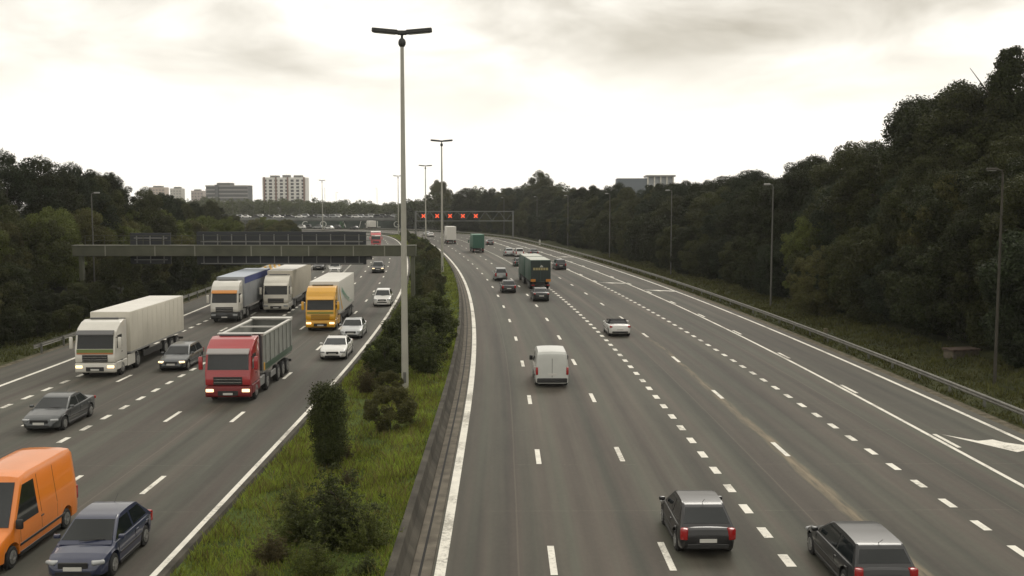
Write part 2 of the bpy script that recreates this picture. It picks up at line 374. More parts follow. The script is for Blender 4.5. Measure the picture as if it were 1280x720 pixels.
# ---- painted markings
def marks(segs, z=0.008, m=PAINT, name='lane_marking'):
    bm = BM()
    for s0, s1, o, w in segs:
        n = max(1, int((s1-s0)/4)); prev = None
        for i in range(n+1):
            s = s0 + (s1-s0)*i/n; oo = o(s) if callable(o) else o
            a = line(s, oo-w/2); b = line(s, oo+w/2)
            cur = (bm.verts.new((a[0], a[1], z)), bm.verts.new((b[0], b[1], z)))
            if prev: bm.faces.new((prev[0], prev[1], cur[1], cur[0]))
            prev = cur
    return tag(obj(name, bm, m), kind='structure')
def dashes(o, c, period, length, w, s0, s1):
    k0 = math.ceil((s0-c)/period); out = []
    while c + k0*period < s1:
        q = c + k0*period; out.append((q-length/2, q+length/2, o, w)); k0 += 1
    return out
marks([(-20, 420, 0.0, 0.32)])
marks(dashes(3.33, s_at(42.2,3.33), 12.52, 2.5, 0.21, 10, 420)); marks(dashes(6.85, s_at(42.7,6.85), 12.6, 2.5, 0.21, 10, 420))
marks(dashes(10.42, s_at(40.0,10.42), 2.58, 1.05, 0.30, 15, 330))
marks(dashes(14.02, s_at(43.5,14.02), 12.7, 2.5, 0.21, 10, 330))
marks(dashes(17.85, s_at(40.6,17.85), 2.52, 1.05, 0.28, 15, s_at(133,17.85)))
w5 = lambda s: 17.85 + 0*s
fr = lambda k: (lambda s: float(outer(s))*k)
marks([(s_at(133,17.85), 330, 17.85, 0.20)] + dashes(18.15, s_at(140,17.9), 12.7, 2.6, 0.22, s_at(136,17.9), 300))
marks([(-20, 320, 21.70, 0.20)] + dashes(22.02, s_at(45.1,22), 12.7, 2.6, 0.20, 20, 300))
marks([(-20, 420, lambda s: float(outer(s)), 0.24)])
marks([(-20, 400, -8.25, 0.30)])
marks(dashes(-11.58, s_at(50.3,-11.58), 12.4, 2.5, 0.2, 10, 380)); marks(dashes(-14.88, s_at(50.3,-14.88), 12.4, 2.5, 0.2, 10, 380))
marks(dashes(-18.2, s_at(55.1,-18.2), 2.5, 1.05, 0.26, 20, 330)); marks(dashes(-21.45, s_at(61.6,-21.45), 12.4, 2.5, 0.2, 20, 330))
marks(dashes(-24.6, s_at(60.3,-24.6), 2.5, 1.15, 0.28, 48, 250)); marks([(20, 46, -24.6, 0.22)])
marks([(-20, 380, -27.85, 0.26)])
def deflection_arrow(s, o, w=3.4, l=5.2, z=0.009):
    # stretched arrow pointing forward-left: a long head, a waist and a tail, corner to corner of the lane
    pts = [(0, 0.0), (0.30, 0.30), (0.52, 0.24), (0.60, 0.38), (1.0, 0.66), (1.0, 1.0), (0.66, 0.72), (0.50, 0.80), (0.22, 0.36)]
    bm = BM(); vs = []
    for a, b in pts:
        q = line(s - b*l, o + a*w); vs.append(bm.verts.new((q[0], q[1], z)))
    bm.faces.new(vs); bmesh.ops.triangulate(bm, faces=bm.faces[:]); return tag(obj('road_arrow', bm, PAINT), kind='structure')
deflection_arrow(s_at(46.3, 22.3), 22.35, 3.6, 4.2); deflection_arrow(s_at(126.2, 22.3), 21.9, 3.4, 3.2); deflection_arrow(s_at(138.0, 18.3), 18.1, 3.4, 2.6); deflection_arrow(s_at(206, 22), 21.9, 3.4, 4.0)

# ---- guard rails
def guard_rail(label, s, off, posts):
    root = empty('guard_rail', (*[float(v) for v in line(s[0], float(off(s[0])))[:2]], 0), label=label, cat='guard rail')
    mw = Matrix.Translation(root.location).inverted()
    prof = [(0.0,0.48),(-0.05,0.53),(-0.05,0.57),(0.0,0.62),(-0.05,0.68),(-0.05,0.73),(0.0,0.78),(0.025,0.78),(-0.022,0.71),(0.025,0.62),(-0.022,0.55),(0.025,0.48)]
    V = []; n = len(s); oo = np.array([float(off(v)) for v in s])
    for o, z in prof:
        x, y, _, _ = line(s, oo+o); V.append(np.stack([x, y, np.full(n, z)], 1))
    V = np.stack(V, 1); kx = len(prof); idx = np.arange(n*kx).reshape(n, kx); F = []
    for j in range(kx):
        k = (j+1) % kx; F += np.stack([idx[:-1,j], idx[1:,j], idx[1:,k], idx[:-1,k]], -1).tolist()
    F += [idx[0].tolist(), idx[-1][::-1].tolist()]
    me = bpy.data.meshes.new('rail'); me.from_pydata(V.reshape(-1,3).tolist(), [], F); me.materials.append(RAILM)
    r_ = link_mesh('rail', me, root); r_.matrix_parent_inverse = mw
    pm = None
    for q in posts:
        x, y, dx, dy = line(q, float(off(q)) + 0.10)
        if pm is None:
            bm = BM(); box_xyz(bm, -0.06, 0.06, -0.05, 0.05, -0.1, 0.74); po = obj('post', bm, GALV, root); pm = po.data
        else: po = link_mesh('post', pm, root)
        po.location = (x - root.location.x, y - root.location.y, 0); po.rotation_euler = (0, 0, math.atan2(-dx, dy))
    return root
guard_rail('long galvanised guard rail curving along the verge right of the right carriageway, before the wood', np.arange(-15, 420, 2.0), lambda s: outer(s)+1.6, np.arange(24, 400, 4.0))
guard_rail('galvanised guard rail along the left edge of the left carriageway, starting behind the white lorry', np.arange(s_at(71,-31.2), 300, 2.0), lambda s: -31.2, np.arange(s_at(71,-31.2)+1, 290, 4.0))

# ---- construction barrier blocks, left edge
bw = mat('barrier_white', (0.62, 0.60, 0.54), 0.6, noise=(1.5, 0.2)); by = mat('barrier_yellow', (0.62, 0.36, 0.05), 0.6, noise=(1.5, 0.2))
s0b = s_at(147, -30.6)
for i in range(11):
    q = s0b + i*2.6; x, y, dx, dy = line(q, -30.35)
    bm = BM(); add_prism(bm, [(-0.32,0),(-0.32,0.14),(-0.14,0.34),(-0.10,0.95),(0.10,0.95),(0.14,0.34),(0.32,0.14),(0.32,0)], -1.27, 1.27, 0.02)
    o = obj('barrier_block', bm, bw if i % 2 else by); o.location = (x, y, 0); o.rotation_euler = (0, 0, math.atan2(dy, dx))
    tag(o, ('white plastic barrier block' if i % 2 else 'yellow plastic barrier block') + ' in the striped row at the far left road edge', 'barrier block', 'white and yellow barrier blocks')

# ---- lamp posts
SIDEM = mat('side_post_steel', (0.10, 0.097, 0.083), 0.6, noise=(0.8, 0.2))
def lin_tube(p0, p1, r0, r1, n=10):
    bm = BM(); add_tube(bm, [p0, p1], [r0, r1], n); return bm
def median_lamp(x, y, label, heading, H=20.0):
    root = empty('street_lamp', (x, y, 0.3), heading, label=label, cat='street lamp', group='tall lamp posts of the median'); H -= 0.3
    obj('base_plate', (lambda b: (box_xyz(b, -0.36, 0.36, -0.36, 0.36, -0.1, 0.09, 0.02), b)[1])(BM()), CONC, root)
    obj('post', lin_tube((0,0,0.05), (0,0,H-0.75), 0.20, 0.095, 12), POSTM, root, 40)
    obj('door', (lambda b: (box_xyz(b, -0.08, 0.08, -0.215, -0.17, 0.6, 1.2, 0.01), b)[1])(BM()), GALV, root)
    bm = BM(); bmesh.ops.create_uvsphere(bm, u_segments=12, v_segments=8, radius=0.21); bmesh.ops.scale(bm, vec=(1,1,1.25), verts=bm.verts); bmesh.ops.translate(bm, vec=(0,0,H-0.62), verts=bm.verts)
    obj('collar', bm, DARKM, root, 60)
    obj('neck', lin_tube((0,0,H-0.5), (0,0,H-0.1), 0.07, 0.07, 8), DARKM, root)
    bm = BM(); box_xyz(bm, -0.26, 0.26, -0.16, 0.16, H-0.2, H+0.02, 0.04); obj('bracket', bm, DARKM, root)
    for sgn in (-1, 1):
        bm = BM(); rot = Matrix.Rotation(-sgn*R(5), 3, 'Y')
        add_box(bm, (sgn*0.92, 0, H+0.0), (1.40, 0.34, 0.24), 0.05, 2, rot)
        hd = obj('lamp_head', bm, DARKM, root)
        bm = BM(); add_box(bm, (sgn*0.94, 0, H-0.125), (1.15, 0.24, 0.03), 0.008, 1, rot); obj('lens', bm, mat('lamp_lens', (0.25, 0.25, 0.22), 0.2), hd)
    return root
def side_lamp(x, y, z, ang, label, H=12.6, group='single arm lamp posts beyond the right guard rail', flip=1):
    root = empty('street_lamp', (x, y, z), ang, label=label, cat='street lamp', group=group); H = H - z
    obj('post', lin_tube((0,0,-0.3), (0,0,H-0.15), 0.10, 0.055, 10), SIDEM, root, 40)
    bm = BM(); add_tube(bm, [(0,0,H-0.2), (-0.06*flip,0,H+0.02), (-0.35*flip,0,H+0.08)], [0.05,0.045,0.04], 8); obj('arm', bm, SIDEM, root, 40)
    bm = BM(); add_box(bm, (-0.62*flip,0,H+0.10), (0.62,0.28,0.15), 0.05, 2); hd = obj('lamp_head', bm, mat('lamp_cover', (0.30,0.30,0.28), 0.5), root)
    bm = BM(); add_box(bm, (-0.64*flip,0,H+0.015), (0.42,0.2,0.03)); obj('lens', bm, mat('lamp_lens', (0.25, 0.25, 0.22), 0.2), hd)
    return root
ml = ['nearest and tallest median lamp post with a dark V shaped double head', 'second nearest white double armed lamp post, at the narrow end of the median',
      'slender double armed lamp post seen just left of the second nearest one', 'faint far median lamp post right behind the nearest lamp post', 'farthest pale median lamp post above the queuing cars']
for i, (yy, off) in enumerate([(55.2, -3.55), (149.5, -2.9), (247, -2.7), (338, -4.1), (405, -4.1)]):
    s = s_at(yy, off); x, y, dx, dy = line(s, off); median_lamp(float(x), float(y), ml[i], math.atan2(dy, dx)-math.pi/2)
sl = {57.6:'single arm lamp post nearest the right picture edge, beside the concrete chamber', 102:'single arm lamp post whose whole length shows, second from the right picture edge',
      147:'single arm lamp post whose foot is hidden by the wood, third from the right edge', 193:'single arm lamp post left of the half hidden office building, above the arrows', 239:'single arm lamp post half hidden in dark leaves, fifth from the right edge',
      284:'single arm lamp post just right of the far gantry leg', 330:'single arm lamp post standing behind the far gantry beam'}
for yy, lab in sl.items():
    off = 30.3 if yy < 300 else 28.6
    s = s_at(yy, off); x, y, dx, dy = line(s, off); lp = side_lamp(float(x), float(y), ground_z(x, y), math.atan2(dy, dx)-math.pi/2, lab)
    if yy < 60:
        for c in lp.children:
            if c.name.startswith(('post', 'arm', 'lamp_head')): c.data.materials[0] = mat('side_post_dimmed', (0.045, 0.040, 0.030), 0.85, noise=(0.8, 0.3))  # dimness put into the nearest post's colour so it sinks into the wood
side_lamp(-48.2, 116, 1.3, 0, 'single arm lamp post rising behind the left end of the near gantry', 11.9, None, -1)

# ---- concrete chamber and little posts on the right verge
root = empty('concrete_chamber', (29.9, 66.5, 0.62), 0.25, label='low weathered concrete chamber with a rusty lid on the right verge under the trees', cat='chamber')
bm = BM(); box_xyz(bm, -1.0, 1.0, -0.5, 0.5, -0.5, 0.42, 0.05, 2); obj('body', bm, mat('stained_concrete', (0.10,0.082,0.06), 0.95, noise=(2,0.4)), root)
bm = BM(); box_xyz(bm, -1.08, 1.08, -0.58, 0.58, 0.425, 0.56, 0.04, 2); obj('lid', bm, mat('rusty_lid', (0.075,0.05,0.036), 0.9, noise=(3,0.4)), root)
bm = BM(); box_xyz(bm, -1.05, -0.78, -0.56, -0.50, -0.2, 0.2, 0.02); obj('spout', bm, CONC, root)
bm = BM(); box_xyz(bm, -0.14, 0.14, -0.12, 0.12, -0.2, 0.75, 0.04, 2); o = obj('marker_post', bm, mat('mossy_post', (0.12,0.10,0.06), 0.9, noise=(4,.3))); o.location = (24.6, 78.5, 0.25)
tag(o, 'stubby mossy marker post behind the right guard rail, left of the concrete chamber', 'post')
root = empty('marker_post', (7.2, 262, 0.25), 0, label='slim white marker post behind the guard rail below the far lamps', cat='post')
bm = BM(); box_xyz(bm, -0.22, 0.22, -0.15, 0.15, -0.2, 1.15, 0.06, 2); obj('body', bm, mat('barrier_white', ()), root); bm = BM(); box_xyz(bm, -0.225, 0.225, -0.158, 0.158, 1.16, 1.36, 0.04); obj('cap', bm, mat('cap_dark', (0.03,0.03,0.03), 0.6), root)

# ---- near gantry over the left carriageway (its signs face the oncoming traffic)
GG = mat('gantry_green_grey', (0.070, 0.072, 0.048), 0.75, noise=(0.6, 0.25)); GP = mat('sign_back', (0.020, 0.023, 0.028), 0.55); GF = mat('sign_frame', (0.19, 0.19, 0.185), 0.5)
gx0, gx1, gy = -45.2, -9.9, 104.0
root = empty('gantry', (gx0, gy, 0), 0, label='grey green box beam gantry spanning the left carriageway with sign backs', cat='gantry')
bm = BM(); box_xyz(bm, 0, gx1-gx0, -0.45, 0.45, 5.36, 6.44, 0.03); obj('beam', bm, GG, root)
bm = BM(); box_xyz(bm, -0.05, gx1-gx0+0.05, -0.50, 0.50, 6.45, 6.50); obj('walkway', bm, mat('gantry_top', (0.16,0.16,0.125), 0.7), root)
for a, lab in ((0.75, None), (gx1-gx0-0.35, None)):
    bm = BM(); box_xyz(bm, a-0.2, a+0.2, -0.26, 0.26, -0.2, 5.35, 0.03); obj('leg', bm, GG, root)
for px in (3.4, 8.5, 12.6, 18.4, 21.5, 24.3, 28.9, 32.1):
    bm = BM(); box_xyz(bm, px-0.06, px+0.06, -0.48, -0.452, 5.38, 6.43); obj('joint_plate', bm, mat('joint_pale', (0.19,0.185,0.15), 0.7), root)
for zz in (6.95, 7.45):
    bm = BM(); add_tube(bm, [(1.0,0.42,zz), (31,0.42,zz)], 0.025, 6); obj('handrail', bm, GG, root)
for a in np.arange(1.0, 17, 2.0):
    bm = BM(); box_xyz(bm, a-0.025, a+0.025, 0.40, 0.44, 6.5, 7.45); obj('handrail_post', bm, GG, root)
def sign_back(a0, a1, z0, z1, nb, rails):
    bm = BM(); box_xyz(bm, a0, a1, 0.70, 0.86, z0, z1, 0.02); p = obj('sign_panel', bm, GP, root)
    for k in range(nb):
        xx = a0 + (a1-a0)*(k+0.5)/nb
        bm = BM(); box_xyz(bm, xx-0.045, xx+0.045, 0.58, 0.695, z0+0.1, z1-0.28); obj('bracket', bm, GF, p)
    for zz in rails:
        bm = BM(); box_xyz(bm, a0+0.45, a1-0.3, 0.52, 0.575, zz-0.05, zz+0.05); obj('frame_rail', bm, GF, p)
    return p
sign_back(5.55, 9.75, 4.50, 7.72, 3, [7.2, 4.95]); sign_back(12.45, 30.05, 4.44, 7.86, 12, [6.82, 4.56])
bm = BM(); box_xyz(bm, 30.15, 30.75, -0.2, 0.3, 5.0, 5.34, 0.04); k = obj('camera_box', bm, DARKM, root)
bm = BM(); box_xyz(bm, 30.2, 30.7, -0.28, -0.205, 5.45, 5.95, 0.03); obj('floodlight', bm, mat('lamp_cover', ()), root)

# ---- far gantry over the right carriageway with red lane signals
GS = mat('gantry_steel', (0.13, 0.135, 0.125), 0.6, metal=0.2)
X = Vector((0.3, 306)); root = empty('gantry', (X.x, X.y, 0), 0, label='far lattice gantry over the right carriageway carrying five red lane signals', cat='gantry')
Wg = 29.5
for a in (0, -Wg):
    bm = BM(); box_xyz(bm, a-0.25, a+0.25, -0.6, -0.25, -0.2, 8.6); box_xyz(bm, a-0.25, a+0.25, 0.25, 0.6, -0.2, 8.6); obj('leg', bm, GS, root)
for zz in (5.55, 8.4):
    for yy in (-0.55, 0.55):
        bm = BM(); box_xyz(bm, -Wg, 0, yy-0.1, yy+0.1, zz-0.13, zz+0.13); obj('chord', bm, GS, root)
bm = BM()
for k in range(14):
    a = -Wg*k/14; b = -Wg*(k+1)/14
    for yy in (-0.55, 0.55):
        add_tube(bm, [(a,yy,5.55 if k%2 else 8.4), (b,yy,8.4 if k%2 else 5.55)], 0.05, 5)
obj('lattice', bm, GS, root)
RED = mat('signal_red', (0.9,0.08,0.02), 0.4, emit=((1.0, 0.11, 0.035), 0.75)); CASE = mat('signal_case', (0.012,0.013,0.014), 0.6)
for k, px in enumerate((530, 547, 563, 579, 595)):
    xx = (px-640)/1260*306 - X.x
    bm = BM(); box_xyz(bm, xx-0.85, xx+0.85, -0.98, -0.72, 5.7, 8.25, 0.03); c = obj('lane_signal', bm, CASE, root)
    for sg in (-1, 1):
        bm = BM(); add_box(bm, (xx, -1.0 - 0.006*sg, 7.05), (1.45, 0.03, 0.30), rot=Matrix.Rotation(sg*R(45), 3, 'Y')); obj('red_cross_bar', bm, RED, c)

# ---- viaduct with queuing cars, and the wall with painted letters below it
vy0 = 446.0; VD = mat('viaduct_concrete', (0.11,0.115,0.105), 0.9, noise=(0.3,.25)); VP = mat('viaduct_parapet', (0.17,0.175,0.165), 0.8, noise=(0.3,.2))
root = empty('viaduct', (-120, vy0, 0), 0, label='grey concrete viaduct crossing the background with a queue of cars on it', cat='viaduct')
bm = BM(); box_xyz(bm, -75, 80, 0, 12, 3.15, 4.35); obj('deck', bm, VD, root)
bm = BM(); box_xyz(bm, -75, 80, -0.25, -0.02, 3.6, 4.62); obj('parapet', bm, VP, root)
bm = BM(); box_xyz(bm, -75, 80, 12.02, 12.25, 3.6, 4.75); obj('parapet', bm, VP, root)
for a in (-70, -52, -34, -16, 2):
    bm = BM(); box_xyz(bm, a-0.6, a+0.6, 2, 10, -0.3, 3.14); obj('pier', bm, VP, root)
bm = BM(); box_xyz(bm, 80.1, 80.9, -0.5, 12.5, -0.3, 4.9); obj('abutment', bm, VD, root)
wl = empty('retaining_wall', (-95, vy0-1.0, 0), 0, label='dark green retaining wall under the viaduct with big white painted letters', cat='wall')
bm = BM(); box_xyz(bm, -16, 54, 0, 0.5, -0.4, 3.1); obj('wall', bm, mat('green_wall', (0.032,0.045,0.038), 0.9, noise=(0.25,.4)), wl)
LW = mat('painted_white', (0.5,0.5,0.46), 0.8)
for ch, px in (('C', 381.5), ('Q', 404.5), ('A', 429.5), ('/', 450.5), ('L', 473.5), ('G', 496)):
    letters('letter', ch, 4.0, LW, wl, ((px-640)/1260*445+95, -0.03, 1.55), (R(90), 0, 0), 0.02)
bm = BM(); box_xyz(bm, 3.0+16, 21, -0.05, -0.005, 0.2, 2.9); obj('painted_patch', bm, mat('green_paint', (0.06,0.12,0.06), 0.9), wl)

# ---- far buildings
def tower(label, x, y, w, d, z1, wallc, rows, cols, wc, gw, gh, roofbits, pil=None, group=None):
    root = empty('apartment_tower', (x, y, 0), 0, label=label, cat='apartment building', group=group)
    wm = mat('tower_wall_%s' % (int(wallc[0]*1000)), wallc, 0.85); gm = mat('tower_glass_%d' % int(wc[0]*1000), wc, 0.3)
    bm = BM(); box_xyz(bm, -w/2, w/2, 0, d, -0.2, z1, 0.05); obj('wall', bm, wm, root)
    z0 = z1 - rows*3.0 - 0.8; me = None
    for r_ in range(rows):
        for c in range(cols):
            if me is None:
                bm = BM(); box_xyz(bm, -gw/2, gw/2, -0.12, -0.004, 0, gh); o = obj('window', bm, gm, root); me = o.data
            else: o = link_mesh('window', me, root)
            o.location = (-w/2 + w*(c+0.5)/cols, 0, z0 + r_*3.0)
    if pil:
        for a in pil:
            bm = BM(); box_xyz(bm, a-0.7, a+0.7, -0.6, -0.13, 0, z1+0.3); obj('pier_strip', bm, mat('tower_strip', (0.22,0.14,0.11), 0.85), root)
    for (a, b, h) in roofbits:
        bm = BM(); box_xyz(bm, a, b, 3, d-3, z1+0.005, z1+h); obj('roof_house', bm, mat('roof_grey', (0.16,0.16,0.15), 0.9), root)
    return root
tower('tall white apartment tower with dark window columns on the far hill, largest of the towers', (356.5-640)/1260*900, 900, 38.6, 14, 34.0, (0.74,0.72,0.68), 9, 8, (0.05,0.05,0.055), 2.6, 1.9, [(-13,-6,1.8),(-2,4,2.2),(8,15,2.0)], [-17.5,-7.2,3.2,17.8])
tower('pale square apartment block rising behind the left trees, leftmost of the far blocks', (198-640)/1260*1100, 1100, 17, 14, 28.5, (0.50,0.42,0.36), 6, 5, (0.22,0.20,0.19), 1.8, 1.4, [(-5,4,1.6)])
tower('pale apartment block between the leftmost block and the smaller one, with a stepped top', (221.5-640)/1260*1150, 1150, 13, 12, 28.0, (0.52,0.50,0.46), 6, 4, (0.26,0.26,0.25), 1.6, 1.4, [(-3,4,1.8)])
tower('small low pale block just left of the banded office building', (248-640)/1260*1050, 1050, 12.5, 12, 24.2, (0.44,0.38,0.35), 5, 4, (0.2,0.18,0.18), 1.6, 1.4, [(-4,2,1.4)])
root = empty('office_building', ((285-640)/1260*820, 820, 0), 0, label='long dark office building with pale horizontal bands on the far hill', cat='office building')
bm = BM(); box_xyz(bm, -16.8, 16.8, 0, 16, -0.2, 25.6); obj('wall', bm, mat('office_dark', (0.10,0.105,0.11), 0.6), root)
for k in range(7):
    bm = BM(); box_xyz(bm, -17.1, 17.1, -0.4, -0.01, 25.0-k*3.1-0.55, 25.0-k*3.1+0.55); obj('pale_band', bm, mat('office_band', (0.30,0.29,0.28), 0.8), root)
bm = BM(); box_xyz(bm, -8.5, 2.5, 2, 14, 25.61, 27.6); obj('roof_house', bm, mat('roof_grey', ()), root)
bm = BM(); box_xyz(bm, -9.2, -6.4, -1.4, -0.45, 3, 26.0); obj('stair_tower', bm, mat('office_dark', ()), root)
root = empty('office_building', (27.2+6.2, 262, 4.3), -0.06, label='low grey building with white columns half hidden behind the right wood', cat='office building')
bm = BM(); box_xyz(bm, -6.2, 1.5, 0, 10, 0, 13.0); obj('wing', bm, mat('office_grey', (0.17,0.19,0.21), 0.7), root)
bm = BM(); box_xyz(bm, 1.52, 8.4, 0.4, 10, 0, 13.4); obj('glass_wall', bm, mat('office_glass', (0.40,0.42,0.44), 0.3), root)
bm = BM(); box_xyz(bm, 1.3, 8.8, -0.6, 10.2, 13.41, 13.8); obj('roof', bm, mat('office_band', ()), root)
for a in (1.7, 3.4, 5.0, 6.6, 8.2):
    bm = BM(); box_xyz(bm, a-0.17, a+0.17, -0.4, 0.36, 0, 13.38); obj('column', bm, bw, root)

# ================================================================ VEHICLES   (local +Y is forward, origin on the ground under the middle)
GLASS = mat('vehicle_glass', (0.010, 0.013, 0.014), 0.05, spec=0.55); RUB = mat('rubber', (0.014, 0.014, 0.014), 0.8); RIM = mat('alloy', (0.34, 0.34, 0.33), 0.35, metal=0.7)
TRIM = mat('black_trim', (0.016, 0.016, 0.016), 0.5); CHROME = mat('bright_trim', (0.5, 0.5, 0.48), 0.2, metal=0.8); TAIL = mat('tail_light', (0.30, 0.012, 0.012), 0.2, coat=0.5)
HEAD = mat('head_light', (0.30, 0.31, 0.31), 0.12, coat=0.6); HEADON = mat('head_light_lit', (0.9, 0.8, 0.6), 0.2, emit=((1.0, 0.66, 0.33), 1.5)); PLATE = mat('plate', (0.55, 0.54, 0.50), 0.5)
AMBER = mat('amber_light', (0.5, 0.16, 0.02), 0.3, emit=((1.0, 0.40, 0.08), 0.7)); CHAS = mat('chassis', (0.022, 0.021, 0.020), 0.85)
def paint(name, c, rough=0.28, coat=0.7): return mat('paint_' + name, c, rough, coat=coat, noise=(1.2, 0.06))
def wheel(parent, x, y, r, w, dual=False):
    sg = 1 if x > 0 else -1
    bm = BM(); add_tube(bm, [(-w/2,0,0),(-w/2+0.03,0,0),(w/2-0.03,0,0),(w/2,0,0)], [r*0.9, r, r, r*0.9], 20); o = obj('wheel', bm, RUB, parent, 40); o.location = (x, y, r)
    bm = BM(); add_tube(bm, [(sg*(w/2-0.02),0,0),(sg*(w/2+0.012),0,0),(sg*(w/2+0.004),0,0)], [r*0.62, r*0.62, r*0.2], 14)
    for k in range(5):
        a = 2*math.pi*k/5; add_box(bm, (sg*(w/2+0.016), math.cos(a)*r*0.36, math.sin(a)*r*0.36), (0.02, r*0.16, r*0.5), rot=Matrix.Rotation(-a+math.pi/2, 3, 'X'))
    obj('rim', bm, RIM, o)
    return o
def interp(tab, y): return float(np.interp(y, [t[0] for t in tab], [t[1] for t in tab]))
def loft(bm, ys, W, zt, plan, wheels, zc=0.22, sill=0.52, zclear=None, belt=None, taper=0.0):
    """hull: rings across the vehicle; zt(y) top line, plan(y) half-width share, wheel arches cut into the lower edge. belt/taper: side leans in above the belt"""
    ys = set(float(v) for v in ys)
    for yw, ra, rr in wheels:
        for k in range(-8, 9): ys.add(yw + ra*math.sin(k*math.pi/16))
        ys.add(yw-ra-0.004); ys.add(yw+ra+0.004)
    ys = sorted(ys); rings = []
    for y in ys:
        zb = zc if zclear is None else max(zc, interp(zclear, y))
        for yw, ra, rr in wheels:
            if abs(y-yw) <= ra + 1e-6: zb = max(zb, rr + math.sqrt(max(0, ra*ra-(y-yw)**2))*0.98)
        t = interp(zt, y); h = W/2*interp(plan, y)
        bl = belt if belt is not None else t
        def hw(z): return h*(1 - (taper*max(0, z-bl)))
        mids = max(sill, zb+0.03)
        if belt is None or t < belt + 0.12:
            P = [(0,zb),(.80*h,zb),(.965*h,min(zb+.05,t-.1)),(h,min(mids,t-.09)),(.985*h,t-.10),(.95*h,t-.035),(.86*h,t-.006),(.5*h,t+.012),(0,t+.02)]
        else:
            r_ = 0.10
            P = [(0,zb),(.84*h,zb),(.975*h,zb+.05),(h,mids),(hw(bl),max(mids+.02,bl)),(hw(t-r_),t-r_),(hw(t)-.05,t-.02),(.5*h,t+.012),(0,t+.025)]
        ring = [(-x, z) for x, z in P[::-1]] + P[1:] if False else None
        half = [bm.verts.new((x, y, z)) for x, z in P]
        oth = [bm.verts.new((-x, y, z)) for x, z in P[1:-1]]
        rings.append(half + oth[::-1])
    n = len(rings[0])
    for a, b in zip(rings, rings[1:]):
        for k in range(n): bm.faces.new((a[k], a[(k+1)%n], b[(k+1)%n], b[k]))
    bm.faces.new(rings[0]); bm.faces.new(rings[-1][::-1])
def lerp(a, b, t): return tuple(a[i] + (b[i]-a[i])*t for i in range(3))
KINDS = {   # L, W, H, belt, hood: cowl y, roof front y, roof rear y, tail glass base y, nose z, cowl z, tail z
 'hatch':  dict(L=4.15, W=1.78, H=1.49, belt=0.93, A=0.98, B=0.25, D=-1.28, E=-1.96, tz=0.93),
 'sedan':  dict(L=4.65, W=1.82, H=1.44, belt=0.92, A=0.98, B=0.22, D=-0.95, E=-1.62, tz=1.00),
 'coupe':  dict(L=4.55, W=1.86, H=1.38, belt=0.90, A=0.85, B=0.05, D=-0.85, E=-1.75, tz=0.98),
 'estate': dict(L=4.70, W=1.82, H=1.47, belt=0.92, A=1.00, B=0.25, D=-1.85, E=-2.25, tz=0.95),
 'suv':    dict(L=4.45, W=1.86, H=1.70, belt=1.06, A=1.00, B=0.35, D=-1.75, E=-2.12, tz=1.05),
 'mpv':    dict(L=4.40, W=1.82, H=1.80, belt=1.06, A=1.25, B=0.45, D=-1.98, E=-2.14, tz=1.05),
 'roadster': dict(L=4.25, W=1.80, H=1.30, belt=0.88, A=0.55, B=-0.05, D=-0.75, E=-1.25, tz=0.97),
}
